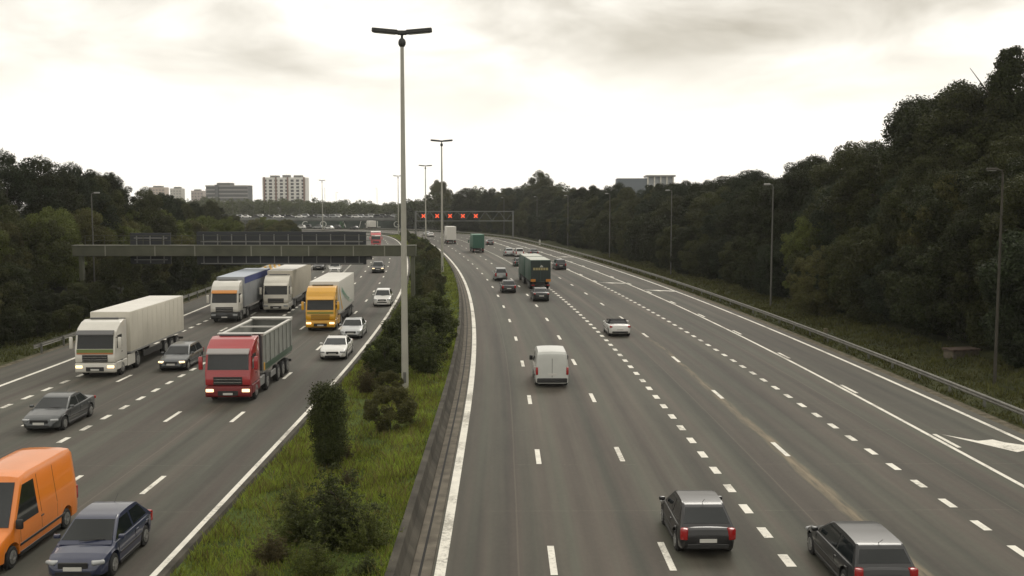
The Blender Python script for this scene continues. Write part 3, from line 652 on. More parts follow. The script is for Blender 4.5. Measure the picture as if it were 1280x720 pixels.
def car(kind, label, pnt, roof=None, lit=False, name='car', group=None, small=False, plate=True, detail=True):
    k = dict(KINDS[kind]); L, W, H, bl = k['L'], k['W'], k['H'], k['belt']; A, B, D, E = k['A'], k['B'], k['D'], k['E']; rw = 0.32 if H < 1.6 else 0.36
    root = empty(name, label=label, cat='car', group=group)
    yf, yr = L/2-0.82, -L/2+0.80
    zt = [(-L/2, k['tz']-0.22), (-L/2+0.05, k['tz']-0.06), (-L/2+0.16, k['tz']), (E, max(k['tz'], bl)), (A, bl), (A+0.06, bl+0.01), (L/2-0.9, bl-0.07), (L/2-0.45, bl-0.155), (L/2-0.2, bl-0.245), (L/2-0.07, bl-0.34), (L/2, bl-0.47)]
    plan = [(-L/2, .80), (-L/2+.06, .89), (-L/2+.25, .96), (-L/2+.8, 1), (L/2-.85, 1), (L/2-.4, .955), (L/2-.2, .89), (L/2-.08, .80), (L/2, .64)]
    zcl = [(-L/2, .34), (-L/2+.12, .24), (L/2-.2, .2), (L/2, .26)]
    bm = BM(); loft(bm, np.linspace(-L/2, L/2, 15).tolist() + [-L/2+.05,-L/2+.12,-L/2+.2,L/2-.03,L/2-.07,L/2-.12,L/2-.2,L/2-.3,L/2-.45,L/2-.65, A, E], W, zt, plan, [(yf, rw+.07, rw), (yr, rw+.07, rw)], 0.2, 0.55, zcl)
    # cabin: side profile extruded, leaning in
    wb, wt = W/2*0.93, W/2*0.70; zb = bl - 0.05
    prof = [(A+.22, zb), (B+.12, H-.065), (B-.10, H-.028), (B-.35, H-.008), ((B+D)/2-.1, H), (D+.35, H-.015), (D+.12, H-.038), (D, H-.07), (E, max(zb, k['tz']-.06)), (E, zb-.03)]
    def X(z): return wb + (wt-wb)*(z-zb)/(H-zb)
    t = BM(); a = [t.verts.new((X(z), y, z)) for y, z in prof]; b = [t.verts.new((-X(z), y, z)) for y, z in prof]; n = len(prof)
    t.faces.new(a); t.faces.new(b[::-1])
    for i in range(n): t.faces.new((a[i], b[i], b[(i+1)%n], a[(i+1)%n]))
    if kind == 'roadster' or roof:
        bmesh.ops.bevel(t, geom=[e for e in t.edges if (e.verts[0].co.z+e.verts[1].co.z)/2 > zb+.01 and abs(e.verts[0].co.x*e.verts[1].co.x) > 0 and e.verts[0].co.x*e.verts[1].co.x > 0], offset=.06, segments=3, affect='EDGES')
        body = obj('body', bm, pnt, root, 38); cab = obj('roof', t, roof, root, 38)
    else:
        bmesh.ops.bevel(t, geom=[e for e in t.edges if (e.verts[0].co.z+e.verts[1].co.z)/2 > zb+.01 and e.verts[0].co.x*e.verts[1].co.x > 0], offset=.06, segments=3, affect='EDGES')
        merge(bm, t); body = obj('body', bm, pnt, root, 38); cab = body
    ref = (0, (B+D)/2, zb)
    P = lambda s, y, z: Vector((s*X(z), y, z))
    fr, fb = (B+.12, H-.065), (A+.22, zb)
    g = lambda p, q, u: (p[0]+(q[0]-p[0])*u, p[1]+(q[1]-p[1])*u)
    lo = g(fb, fr, .10)
    panel('windscreen', [P(1,*lo), P(-1,*lo), P(-1,*fr), P(1,*fr)], GLASS, root, .06, ref=ref)
    rl, rh = (E, max(zb, k['tz']-.06)), (D, H-.07); lo = g(rl, rh, .16 if kind != 'mpv' else .1)
    panel('rear_window', [P(1,*lo), P(-1,*lo), P(-1,*rh), P(1,*rh)], GLASS, root, .075 if kind != 'roadster' else .12, ref=ref)
    zlo, zhi = zb+.06, H-.10; ym = (B+D)/2+.12
    def yfr(z): return A+.22 + (B-A-.10)*(z-zb)/(H-.065-zb)
    def yrr(z): return E + (D-E)*(z-max(zb, k['tz']-.06))/(H-.07-max(zb, k['tz']-.06))
    for s in (1, -1):
        nm = 'side_window'
        panel(nm, [P(s, yfr(zlo)-.12, zlo), P(s, yfr(zhi)-.12, zhi), P(s, ym+.04, zhi), P(s, ym+.04, zlo)], GLASS, root, .012, ref=ref)
        if kind != 'roadster':
            panel(nm, [P(s, ym-.05, zlo), P(s, ym-.05, zhi), P(s, yrr(zhi)+.14, zhi), P(s, yrr(zlo+.12)+.16, zlo+.02)], GLASS, root, .012, ref=ref)
    for s in (1, -1):
        for yy in (yf, yr): wheel(root, s*(W/2-.12), yy, rw, .21)
    hz = bl - 0.34
    for s in (1, -1):
        bm = BM(); add_box(bm, (s*(W/2*.72), L/2-.19, hz+.02), (.36, .26, .115), .05, 3, Matrix.Rotation(-s*R(30), 3, 'Z')); obj('headlight', bm, HEADON if lit else HEAD, root, 40)
        bm = BM(); hh = .17 if kind in ('sedan','coupe','roadster') else (.36 if kind != 'mpv' else .52)
        add_box(bm, (s*(W/2*.80), -L/2+.10, k['tz']-.10-hh*.22 + (0 if kind not in ('mpv',) else .05)), (.24, .22, hh), .05, 2, Matrix.Rotation(s*R(18), 3, 'Z')); obj('tail_light', bm, TAIL, root, 40)
        bm = BM(); add_box(bm, (s*(W/2+.06), A-.12, bl+.09), (.20, .12, .13), .04, 2); obj('wing_mirror', bm, pnt, root, 40)
        for yy in (ym-.01, A-.05, E+.45 if kind not in ('roadster','coupe') else ym-1.05):
            bm = BM(); box_xyz(bm, min(s*(W/2-.02),s*(W/2+.001)), max(s*(W/2-.02),s*(W/2+.001)), yy-.008, yy+.008, .50, bl-.10); obj('door_seam', bm, TRIM, root)
        bm = BM(); box_xyz(bm, min(s*(W/2-.10),s*(W/2-.012)), max(s*(W/2-.10),s*(W/2-.012)), yr+.45, yf-.45, .17, .30, .02); obj('sill', bm, TRIM, root)
        if detail:
            for yy in (ym-.15, ym-1.0 if kind != 'roadster' else ym-.15):
                bm = BM(); add_box(bm, (s*(W/2-.003), yy, bl-.13), (.035, .17, .03), .01); obj('door_handle', bm, pnt, root)
    if not small:
        for s in (1, -1):
            bm = BM(); box_xyz(bm, min(s*(W/2-.02),s*(W/2+.012)), max(s*(W/2-.02),s*(W/2+.012)), yr+.42, yf-.42, .50, .56, .008); obj('side_moulding', bm, TRIM, root)
            bm = BM(); add_tube(bm, [(s*.08+.12, A+.17, zb+.09), (s*.08-.45*1, A-.02+.10, zb+.13)], .012, 5); obj('wiper', bm, TRIM, root)
        bm = BM(); add_tube(bm, [(0, D+.2, H-.03), (0, D-.12, H+.16)], .008, 5); obj('aerial', bm, TRIM, root)
    bm = BM(); box_xyz(bm, -W/2*.78, W/2*.78, yr-.1, yf+.1, .14, .20); obj('underbody_shade_pan', bm, CHAS, root)  # dark floor pan, added to deepen the contact shade beneath the car
    bm = BM(); box_xyz(bm, -.42, .42, L/2-.05, L/2+.008, hz-.12, hz+.06, .02); obj('grille', bm, TRIM, root)
    bm = BM(); box_xyz(bm, -.52, .52, L/2-.08, L/2+.004, hz-.33, hz-.19, .02); obj('air_intake', bm, TRIM, root)
    bm = BM(); box_xyz(bm, -W/2*.72, W/2*.72, -L/2-.02, -L/2+.1, .30, .47, .03); obj('bumper_insert', bm, TRIM, root)
    bm = BM(); box_xyz(bm, -.26, .26, -L/2-.03, -L/2-.005, k['tz']-.42, k['tz']-.31); obj('number_plate', bm, PLATE, root)
    bm = BM(); box_xyz(bm, -.26, .26, L/2+.01, L/2+.03, hz-.17, hz-.06); obj('number_plate', bm, PLATE, root)
    return root
def put(root, x, y, L, rear=None):
    """place a vehicle by the middle of its near end; right carriageway (rear near us) or left (front near us)"""
    s, o = inv(x, y); s += L/2
    px, py, dx, dy = line(s, o); h = math.atan2(dy, dx) - math.pi/2
    root.location = (float(px), float(py), 0); root.rotation_euler = (0, 0, h if x > -8.2 or rear else h + math.pi)
    return root
def put_l(root, x, y, L):
    s, o = inv(x, y); s += L/2; px, py, dx, dy = line(s, o)
    root.location = (float(px), float(py), 0); root.rotation_euler = (0, 0, math.atan2(dy, dx) + math.pi/2); return root
def put_r(root, x, y, L):
    s, o = inv(x, y); s += L/2; px, py, dx, dy = line(s, o)
    root.location = (float(px), float(py), 0); root.rotation_euler = (0, 0, math.atan2(dy, dx) - math.pi/2); return root

BLACK = paint('black', (0.008, 0.008, 0.009), .35, .4); WHITE = paint('white', (0.66, 0.65, 0.62)); SILVER = mat('paint_silver', (0.40, 0.41, 0.41), 0.3, metal=0.4, coat=.6)
GREY = mat('paint_grey', (0.055, 0.060, 0.062), 0.3, metal=0.2, coat=.6); BLUE = paint('dark_blue', (0.022, 0.028, 0.062)); DGREY = mat('paint_dark_grey', (0.016, 0.017, 0.018), 0.35, coat=.4)
SOFT = mat('soft_top', (0.013, 0.013, 0.015), 0.9); LGREY = mat('paint_light_grey', (0.27, 0.28, 0.28), 0.3, metal=.3, coat=.6)
# ---- right carriageway (seen from behind)
put_r(car('hatch', 'black hatchback nearest the camera on the right carriageway, beside the dotted line', BLACK), 5.95, 29.9, 4.15)
put_r(car('estate', 'dark grey estate car cut by the bottom edge, lowest vehicle on the right', DGREY), 10.1, 26.3, 4.7)
put_r(car('roadster', 'white convertible with closed black soft top in the middle of the right carriageway', WHITE, SOFT), 8.75, 80.9, 4.25)
put_r(car('sedan', 'dark grey saloon directly behind the green drawbar lorry', DGREY), 3.25, 110.5, 4.65)
put_r(car('hatch', 'black hatchback just behind the grey people carrier, left of the green drawbar lorry', BLACK), -0.35, 121, 4.15)
put_r(car('mpv', 'silver grey people carrier left of the green drawbar lorry, ahead of a black hatchback', LGREY), -1.5, 140, 4.4)
put_r(car('suv', 'black off road car right beside the green drawbar lorry', BLACK), 8.0, 163.5, 4.45)
put_r(car('suv', 'silver off road car ahead of the people carrier, between the two green lorries', SILVER), -0.5, 206, 4.45)
put_r(car('mpv', 'white people carrier far ahead, just above the roof of the green drawbar lorry', WHITE), 1.6, 203, 4.4)
put_r(car('hatch', 'black hatchback beside the white people carrier above the roof of the green drawbar lorry', BLACK), 4.6, 207, 4.15)
put_r(car('hatch', 'dark hatchback peeping out left of the green drawbar lorry', DGREY), 1.35, 172, 4.15)
put_r(car('hatch', 'dark grey hatchback right beside the far green box lorry', DGREY), -5.6, 262, 4.15)
put_r(car('hatch', 'silver hatchback farthest up the right carriageway, beyond the white box lorry', SILVER), -28.2, 338, 4.15)
put_r(car('sedan', 'white saloon farthest up the right carriageway, left of the white box lorry', WHITE), -26.0, 326, 4.65)
# ---- left carriageway (coming towards us)
put_l(car('hatch', 'dark blue hatchback nearest the camera on the left carriageway, bottom left', BLUE), -12.4, 27.75, 4.15)
put_l(car('sedan', 'dark grey saloon above the orange van on the left', GREY), -22.2, 46.6, 4.65)
put_l(car('estate', 'dark grey estate car with lit headlights between the white lorry and the red tipper', mat('paint_slate', (0.055,0.062,0.066), 0.3, metal=.3, coat=.6), lit=True), -21.9, 64.0, 4.7)
put_l(car('coupe', 'white sports coupe in front of a silver car, close to the median kerb', WHITE), -12.35, 68.6, 4.55)
put_l(car('sedan', 'silver saloon right behind the white sports coupe', SILVER), -12.85, 79.6, 4.65)
put_l(car('suv', 'small white off road car alone near the median, left of the tall lamp post', WHITE), -13.6, 104.9, 4.45)
put_l(car('suv', 'dark grey off road car below the right end of the near gantry', DGREY, lit=True), -20.8, 156, 4.45)
put_l(car('mpv', 'white people carrier just below the big sign of the near gantry', WHITE), -27.2, 154, 4.4)
put_l(car('estate', 'black estate car left of the white people carrier below the big sign', BLACK), -31.4, 163, 4.7)
put_l(car('suv', 'white car far up the left carriageway, seen over the gantry beam end', WHITE, lit=True), -43.5, 292, 4.45)

# ---- vans
def van(label, pnt, L, W, H, wind, lit=False, rear_glass=True, logo=False):
    root = empty('van', label=label, cat='van'); rw = .33; bl = 1.12
    yf, yr = L/2-.85, -L/2+.95; A, B = wind
    zt = [(-L/2, H-.5), (-L/2+.03, H-.16), (-L/2+.16, H-.03), (-L/2+.6, H), (B-.5, H), (B, H-.06), (A, bl+.02), (A+.03, bl), (L/2-.35, bl-.16), (L/2-.06, bl-.30), (L/2, bl-.46)]
    plan = [(-L/2, .93), (-L/2+.08, .975), (-L/2+.3, 1), (L/2-.9, 1), (L/2-.35, .95), (L/2-.1, .86), (L/2, .74)]
    bm = BM(); loft(bm, np.linspace(-L/2, L/2, 17).tolist() + [-L/2+.03,-L/2+.08,-L/2+.16,-L/2+.3,A,A+.03,B,B-.5,B+(A-B)*.25,B+(A-B)*.5,B+(A-B)*.75,L/2-.06,L/2-.15,L/2-.3], W, zt, plan, [(yf,rw+.08,rw),(yr,rw+.08,rw)], .24, .6, None, bl, .13)
    obj('body', bm, pnt, root, 38); ref = (0, 0, .9)
    h = W/2; hx = lambda z: h*(1-.13*max(0, z-bl))
    z0, z1 = bl+.10, H-.20; ya = lambda z: A + (B-A)*(z-bl-.02)/(H-.06-bl-.02)
    bm = BM(); q = []
    pts = [(hx(z0)-.10, ya(z0)+.02, z0), (-hx(z0)+.10, ya(z0)+.02, z0), (-hx(z1)+.12, ya(z1)+.02, z1), (hx(z1)-.12, ya(z1)+.02, z1)]
    panel('windscreen', pts, GLASS, root, 0, .012, .03, ref=ref)
    for s in (1, -1):
        zz0, zz1 = bl+.03, H-.30
        panel('side_window', [(s*hx(zz0), ya(zz0)-.22, zz0), (s*hx(zz1), ya(zz1)-.20, zz1), (s*hx(zz1), B-.75, zz1), (s*hx(zz0), B-.75, zz0)], GLASS, root, .01, .008, .03, ref=ref)
        for yy in (yf, yr): wheel(root, s*(h-.13), yy, rw, .22)
        bm = BM(); add_box(bm, (s*(h*.72), L/2-.12, bl-.36), (.34,.26,.24), .06, 2, Matrix.Rotation(-s*R(20), 3, 'Z')); obj('headlight', bm, HEADON if lit else HEAD, root, 40)
        bm = BM(); add_box(bm, (s*(h-.09), -L/2+.07, .98), (.15,.20,.46), .04, 2); obj('tail_light', bm, TAIL, root, 40)
        bm = BM(); add_box(bm, (s*(h+.12), A-.25, bl+.14), (.22,.12,.30), .05, 2); obj('wing_mirror', bm, TRIM, root, 40)
        bm = BM(); add_box(bm, (s*(h-.006), -.1, .55), (.03, L-2.4, .09), .012); obj('side_strip', bm, TRIM, root)
        bm = BM(); add_box(bm, (s*(h-.003), B-1.0, 1.0), (.03, .20, .05), .012); obj('door_handle', bm, TRIM, root)
        bm = BM(); add_box(bm, (s*(hx(1.5)-.004), -.35, 1.32), (.02, 1.7, .03)); obj('sliding_rail', bm, TRIM, root)
        for yy in (A-.55, B-.95, B-2.05):
            bm = BM(); box_xyz(bm, min(s*(h-.02),s*(h+.001)), max(s*(h-.02),s*(h+.001)), yy-.009, yy+.009, .62, bl-.04); obj('door_seam', bm, TRIM, root)
            if yy < B: bm = BM(); add_tube(bm, [(s*(hx(bl)+.0), yy, bl), (s*(hx(H-.22)+.0), yy, H-.22)], .008, 4); obj('door_seam', bm, TRIM, root)
        bm = BM(); box_xyz(bm, min(s*(h-.10),s*(h-.012)), max(s*(h-.10),s*(h-.012)), yr+.46, yf-.46, .19, .34, .02); obj('sill', bm, TRIM, root)
        if rear_glass:
            zz0, zz1 = 1.18, H-.42
            panel('rear_window', [(s*.06, -L/2-.012, zz0), (s*(hx(zz1)-.28), -L/2-.012, zz0), (s*(hx(zz1)-.28), -L/2+.01, zz1), (s*.06, -L/2+.01, zz1)], GLASS, root, 0, .012, .03, ref=ref)
    bm = BM(); box_xyz(bm, -h*.9, h*.9, -L/2-.10, -L/2+.1, .30, .56, .05, 2); obj('rear_bumper', bm, TRIM, root)
    bm = BM(); box_xyz(bm, -.012, .012, -L/2-.004, -L/2+.02, .6, H-.4); obj('door_gap', bm, TRIM, root)
    bm = BM(); box_xyz(bm, -.26, .26, -L/2-.016, -L/2+.02, .72, .84); obj('number_plate', bm, PLATE, root)
    bm = BM(); box_xyz(bm, -.48, .48, L/2-.07, L/2+.01, bl-.48, bl-.28, .03); obj('grille', bm, TRIM, root)
    bm = BM(); box_xyz(bm, -h*.80, h*.80, L/2-.16, L/2+.03, .30, .50, .05, 2); obj('front_bumper', bm, TRIM, root)
    return root
put_r(van('white panel van with roof glare in the second lane of the right carriageway', paint('van_white', (0.52, 0.53, 0.50)), 4.85, 1.96, 2.12, (1.30, .55), rear_glass=False), 2.35, 58.4, 4.75)
put_l(van('orange high roofed panel van at the left picture edge, nearest van on the left', paint('orange', (0.72, 0.20, 0.018)), 5.5, 2.02, 2.55, (1.95, .95), lit=True), -15.75, 28.2, 5.5)

# ---- lorries
def lorry_cab(root, yF, c, c2=None, visor=None, lit=False, roofz=3.72, low=None, stripe=None, grille=TRIM):
    """cab-over tractor cab; yF = front plane. c: paint, visor: sun visor paint, low: paint of bumper, stripe: colour bands under the windscreen"""
    low = low or c; W = 2.46; h = W/2
    prof = [(yF-.02,.95),(yF,1.25),(yF-.06,1.72),(yF-.28,2.72),(yF-.36,2.86),(yF-.62,roofz-.42),(yF-1.15,roofz-.08),(yF-1.7,roofz),(yF-2.2,roofz),(yF-2.2,.95)]
    bm = BM(); add_prism(bm, prof, -h, h, .09, 3); cab = obj('cab', bm, c, root, 38)
    bm = BM(); add_prism(bm, [(yF-.03,.32),(yF+.05,.40),(yF+.05,.93),(yF-.35,.93),(yF-.35,.32)], -h*.99, h*.99, .05, 2); bp = obj('bumper', bm, low, cab, 40)
    yv = lambda z: yF-.06 + (z-1.72)/(2.72-1.72)*(-.22)
    panel('windscreen', [(h-.12,yv(1.80),1.80),(-h+.12,yv(1.80),1.80),(-h+.14,yv(2.66),2.66),(h-.14,yv(2.66),2.66)], GLASS, cab, 0, .012, .03, ref=(0,yF-1,2))
    bm = BM(); add_prism(bm, [(yF-.24,2.76),(yF-.02,2.66),(yF-.05,2.74),(yF-.34,2.93)], -h+.1, h-.1); obj('sun_visor', bm, visor or mat('visor_grey', (0.10,0.10,0.10), .3), cab)
    bm = BM(); box_xyz(bm, -.78, .78, yF-.02, yF+.012, 1.0, 1.43, .02)
    gr = obj('grille', bm, grille, cab)
    for k in range(2):
        bm = BM(); box_xyz(bm, -.74, .74, yF+.014, yF+.03, 1.12+k*.16, 1.15+k*.16); obj('grille_bar', bm, CHROME if c2 is None else c2, gr)
    bm = BM(); box_xyz(bm, -.55, .55, yF+.045, yF+.062, .42, .68, .01); obj('lower_grille', bm, TRIM, bp)
    bm = BM(); box_xyz(bm, -.26, .26, yF+.064, yF+.08, .46, .57); obj('number_plate', bm, PLATE, bp)
    if stripe:
        for k, sm in enumerate(stripe):
            bm = BM(); box_xyz(bm, -h+.12, h-.12, yF-.03, yF+.006-k*.001, 1.47+k*.105, 1.565+k*.105)
            obj('colour_band', bm, sm, cab)
    for s in (1, -1):
        bm = BM(); add_box(bm, (s*(h-.26), yF+.04, .70), (.42,.10,.17), .03, 2); obj('headlight', bm, HEADON if lit else HEAD, bp, 40)
        panel('side_window', [(s*h,yF-.36,1.78),(s*h,yF-.50,2.62),(s*h,yF-1.28,2.62),(s*h,yF-1.28,1.78)], GLASS, cab, .02, .008, .02, ref=(0,yF-1,2))
        bm = BM(); add_box(bm, (s*(h+.26), yF-.18, 2.16), (.22,.16,.72), .05, 2); m_ = obj('wing_mirror', bm, c, cab, 40)
        bm = BM(); add_tube(bm, [(s*h,yF-.28,2.5),(s*(h+.25),yF-.2,2.5)], .025, 6); obj('mirror_arm', bm, TRIM, m_)
        bm = BM(); box_xyz(bm, min(s*h,s*(h-.30)), max(s*h,s*(h-.30)), yF-2.15, yF-.36, .45, .94, .03); obj('steps', bm, low, cab)
        bm = BM(); add_box(bm, (s*(h+.004), yF-1.24, 1.50), (.02,.18,.06)); obj('door_handle', bm, TRIM, cab)
        wheel(root, s*(h-.16), yF-1.32, .50, .30)
    bm = BM(); box_xyz(bm, -.9, .9, yF-1.95, yF-1.75, roofz+.003, roofz+.11, .04); obj('roof_lights', bm, mat('visor_grey', ()), cab)
    return cab
def chassis(root, y0, y1, axles, tanks=True, z=(.72, 1.08)):
    bm = BM(); box_xyz(bm, -.48, .48, y0, y1, *z); obj('chassis', bm, CHAS, root)
    for yy in axles:
        for s in (1, -1): wheel(root, s*1.08, yy, .50, .32)
def rear_end(root, y0, lamp=TAIL, z=.62):
    bm = BM(); box_xyz(bm, -1.18, 1.18, y0-.02, y0+.10, z-.08, z+.08, .02); bar = obj('under_run_bar', bm, CHAS, root)
    for s in (1, -1):
        bm = BM(); add_box(bm, (s*.95, y0-.04, z), (.38,.06,.13), .02); obj('tail_light', bm, lamp, bar)
def semi(label, cabc, boxc, L=16.4, H=3.95, topband=None, visor=None, stripe=None, lit=False, low=None, skirt=None, side_art=None, grille=TRIM, roofz=3.72, c2=None, name='articulated_lorry', roofm=None):
    root = empty(name, label=label, cat='lorry'); yF, yR = L/2, -L/2
    lorry_cab(root, yF, cabc, c2, visor, lit, roofz, low, stripe, grille)
    yT = yF - 2.75; z0 = 1.16
    chassis(root, yT-3.2, yF-1.0, [yF-4.1]); chassis(root, yR+.2, yT-3.25, [yR+1.6, yR+2.95, yR+4.3], z=(.80, 1.14))
    bm = BM(); box_xyz(bm, -1.27, 1.27, yR, yT, z0, H, .025, 2); tr = obj('trailer', bm, boxc, root, 40)
    bm = BM(); box_xyz(bm, -1.285, 1.285, yR-.01, yT+.01, z0-.02, z0+.09); obj('side_rail', bm, mat('alu_rail', (0.30,0.30,0.29), .5, metal=.4), tr)
    for s in (1, -1):
        if topband: bm = BM(); box_xyz(bm, min(s*1.272,s*1.29), max(s*1.272,s*1.29), yR+.1, yT-.1, H-.62, H-.03); obj('curtain_band', bm, topband, tr)
        n = 12
        for k in range(n):
            yy = yR + (yT-yR)*(k+.5)/n; bm = BM(); box_xyz(bm, min(s*1.271,s*1.278), max(s*1.271,s*1.278), yy-.025, yy+.025, z0+.1, H-.08); obj('side_rib', bm, boxc, tr)
        bm = BM(); box_xyz(bm, min(s*.82,s*1.18), max(s*.82,s*1.18), yF-3.5, yF-2.4, .45, 1.0, .06, 2); obj('fuel_tank', bm, mat('alu_rail', ()) if not skirt else skirt, root)
        if skirt: bm = BM(); box_xyz(bm, min(s*1.19,s*1.23), max(s*1.19,s*1.23), yF-3.6, yF-2.25, .40, 1.1, .01); obj('side_skirt', bm, skirt, root)
        bm = BM(); box_xyz(bm, min(s*1.20,s*1.24), max(s*1.20,s*1.24), yR+5.2, yF-5.2, .55, .95, .01); obj('side_guard', bm, CHAS, tr)
        if side_art:
            for (ya, yb, za, zb, mm, tilt) in side_art:
                bm = BM(); vs = [bm.verts.new((s*1.284, yR+(yT-yR)*a, za+(zb-za)*b)) for a, b in
                    [(ya,0),(ya+(yb-ya)*.3,.15+tilt*.3),(ya+(yb-ya)*.65,.55+tilt*.1),(yb,1),(yb,.72),(ya+(yb-ya)*.6,.25),(ya+(yb-ya)*.25,-.1)]]
                bm.faces.new(vs); f = bm.faces[:]; ex = bmesh.ops.extrude_face_region(bm, geom=f); bmesh.ops.translate(bm, vec=(s*.003,0,0), verts=[v for v in ex['geom'] if isinstance(v, bmesh.types.BMVert)])
                obj('swoosh', bm, mm, tr)
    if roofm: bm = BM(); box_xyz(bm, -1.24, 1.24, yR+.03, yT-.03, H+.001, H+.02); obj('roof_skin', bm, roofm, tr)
    bm = BM(); box_xyz(bm, -1.0, 1.0, yT+.01, yT+.16, H-1.0, H-.35, .03); obj('front_unit', bm, mat('visor_grey', ()), tr)
    bm = BM(); box_xyz(bm, -.015, .015, yR-.01, yR+.02, z0+.1, H-.08); obj('door_gap', bm, TRIM, tr)
    rear_end(root, yR); return root
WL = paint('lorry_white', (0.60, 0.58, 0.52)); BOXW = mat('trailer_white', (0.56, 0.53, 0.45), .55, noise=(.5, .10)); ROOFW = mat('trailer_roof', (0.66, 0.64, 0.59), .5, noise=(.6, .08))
ST_G = mat('band_green', (0.16, 0.22, 0.06), .5); ST_R = mat('band_orange', (0.42, 0.16, 0.06), .5); ST_Y = mat('band_yellow', (0.6, 0.34, 0.05), .5)
put_l(semi('white lorry with green and orange band under its windscreen, pulling a plain white trailer', WL, BOXW, 14.3, 3.80, stripe=[ST_R, ST_G, ST_G], lit=True, skirt=WL, roofz=3.45, roofm=ROOFW), -25.8, 61.8, 14.3)
BLT = mat('tarp_blue', (0.035, 0.055, 0.20), .6); CUR = mat('curtain_grey', (0.27, 0.28, 0.29), .6, noise=(.6,.12))
put_l(semi('white lorry with orange sun visor pulling a grey trailer with a blue top band', WL, CUR, 15.8, 3.95, topband=BLT, visor=mat('visor_orange', (0.55,0.22,0.04), .4), low=DGREY, roofz=3.7, roofm=mat('tarp_light', (0.42,0.46,0.52), .6)), -26.05, 90.8, 15.8)
put_l(semi('cream lorry with beige box trailer, between the blue banded lorry and the yellow one', paint('cream', (0.58,0.55,0.47)), mat('trailer_beige', (0.46,0.42,0.34), .6, noise=(.5,.1)), 16.0, 3.98, visor=paint('cream', ()), roofz=3.6, roofm=ROOFW), -23.35, 99.2, 16.0)
YEL = paint('yellow', (0.66, 0.335, 0.012)); SWG = mat('swoosh_green', (0.16,0.30,0.22), .5); SWB = mat('swoosh_pale', (0.42,0.48,0.40), .5)
yl = semi('bright yellow lorry with white box trailer carrying a pale green swoosh', YEL, mat('trailer_clean', (0.62,0.60,0.55), .5), 14.6, 3.98, visor=YEL, c2=YEL, low=YEL, skirt=YEL, stripe=None, roofz=3.72, roofm=ROOFW,
     lit=True, side_art=[(.35,.85,1.9,3.4,SWG,.2),(.15,.7,1.5,2.6,SWB,.1),(.80,.98,1.5,3.6,ST_Y,.1)], grille=mat('yellow_grille', (0.30,0.17,0.02), .5)); put_l(yl, -16.2, 84.6, 14.6)
yc = [c for c in yl.children if c.name.startswith('cab')][0]
bm = BM(); add_prism(bm, [(7.3-.62,2.98),(7.3-.52,2.98),(7.3-.76,3.26),(7.3-.86,3.26)], -1.02, 1.02, .01); obj('roof_board', bm, mat('board_pale', (0.50,0.40,0.17), .5), yc)
bm = BM(); box_xyz(bm, -1.1, 1.1, 7.3-.10, 7.3+.004, 1.48, 1.66, .01); obj('colour_band', bm, mat('band_olive', (0.26,0.24,0.04), .5), yc)
# red tipper lorry: open grey tipper body with a bulkhead
root = empty('tipper_lorry', label='red lorry pulling an empty open grey tipper body, nearest lorry on the left', cat='lorry'); L = 11.2; yF = L/2; yR = -L/2
REDP = paint('red', (0.34, 0.022, 0.026))
lorry_cab(root, yF, REDP, None, mat('visor_pale', (0.32,0.30,0.29), .3), True, 3.42, mat('paint_deep_red', (0.16,0.012,0.014), .4), None)
chassis(root, yF-5.6, yF-1.0, [yF-4.0]); chassis(root, yR+.2, yF-5.65, [yR+1.5, yR+2.85, yR+4.2], z=(.80,1.12))
TIP = mat('tipper_grey', (0.25,0.255,0.235), .5, noise=(.7,.2)); TIPR = mat('tipper_rim', (0.55,0.54,0.50), .5); yT = yF-3.0; zt_ = 3.25
bm = BM(); box_xyz(bm, -1.20, 1.20, yR+.1, yT, 1.14, 1.26); tb = obj('tipper_body', bm, TIP, root)
for s in (1, -1):
    bm = BM(); box_xyz(bm, min(s*1.17,s*1.25), max(s*1.17,s*1.25), yR, yT, 1.265, zt_, .01); obj('side_board', bm, TIP, tb)
    bm = BM(); box_xyz(bm, min(s*1.12,s*1.29), max(s*1.12,s*1.29), yR-.02, yT+.02, zt_+.003, zt_+.12, .02); obj('top_rim', bm, TIPR, tb)
    bm = BM(); box_xyz(bm, min(s*1.252,s*1.275), max(s*1.252,s*1.275), yR+.1, yT-.3, 1.29, 1.62); obj('green_band', bm, mat('band_dark_green', (0.035,0.075,0.045), .5), tb)
    bm = BM(); box_xyz(bm, min(s*1.252,s*1.277), max(s*1.252,s*1.277), yT-.28, yT-.02, 1.29, 1.72); obj('yellow_patch', bm, ST_Y, tb)
    for k in range(7):
        yy = yR + (yT-yR)*(k+.5)/7; bm = BM(); box_xyz(bm, min(s*1.252,s*1.31), max(s*1.252,s*1.31), yy-.06, yy+.06, 1.63, zt_); obj('side_rib', bm, TIP, tb)
    bm = BM(); box_xyz(bm, min(s*.80,s*1.18), max(s*.80,s*1.18), yF-3.6, yF-2.4, .45, 1.0, .06, 2); obj('fuel_tank', bm, mat('alu_rail', ()), root)
    bm = BM(); box_xyz(bm, min(s*1.16,s*1.22), max(s*1.16,s*1.22), yR+4.9, yF-5.0, .55, .9, .01); obj('side_guard', bm, mat('alu_rail', ()), tb)
bm = BM(); box_xyz(bm, -1.165, 1.165, yT-.1, yT, 1.265, zt_+.10); obj('bulkhead', bm, mat('bulkhead_dark', (0.05,0.05,0.055), .7), tb)
bm = BM(); box_xyz(bm, -1.30, 1.30, yT-.25, yT+.16, zt_+.125, zt_+.19, .02); obj('front_rim', bm, TIPR, tb)
bm = BM(); box_xyz(bm, -1.165, 1.165, yR, yR+.08, 1.265, zt_); obj('tailgate', bm, TIP, tb)
bm = BM(); box_xyz(bm, -1.30, 1.30, yR-.05, yR+.65, zt_+.125, zt_+.20, .02); obj('cover_roll', bm, TIPR, tb)
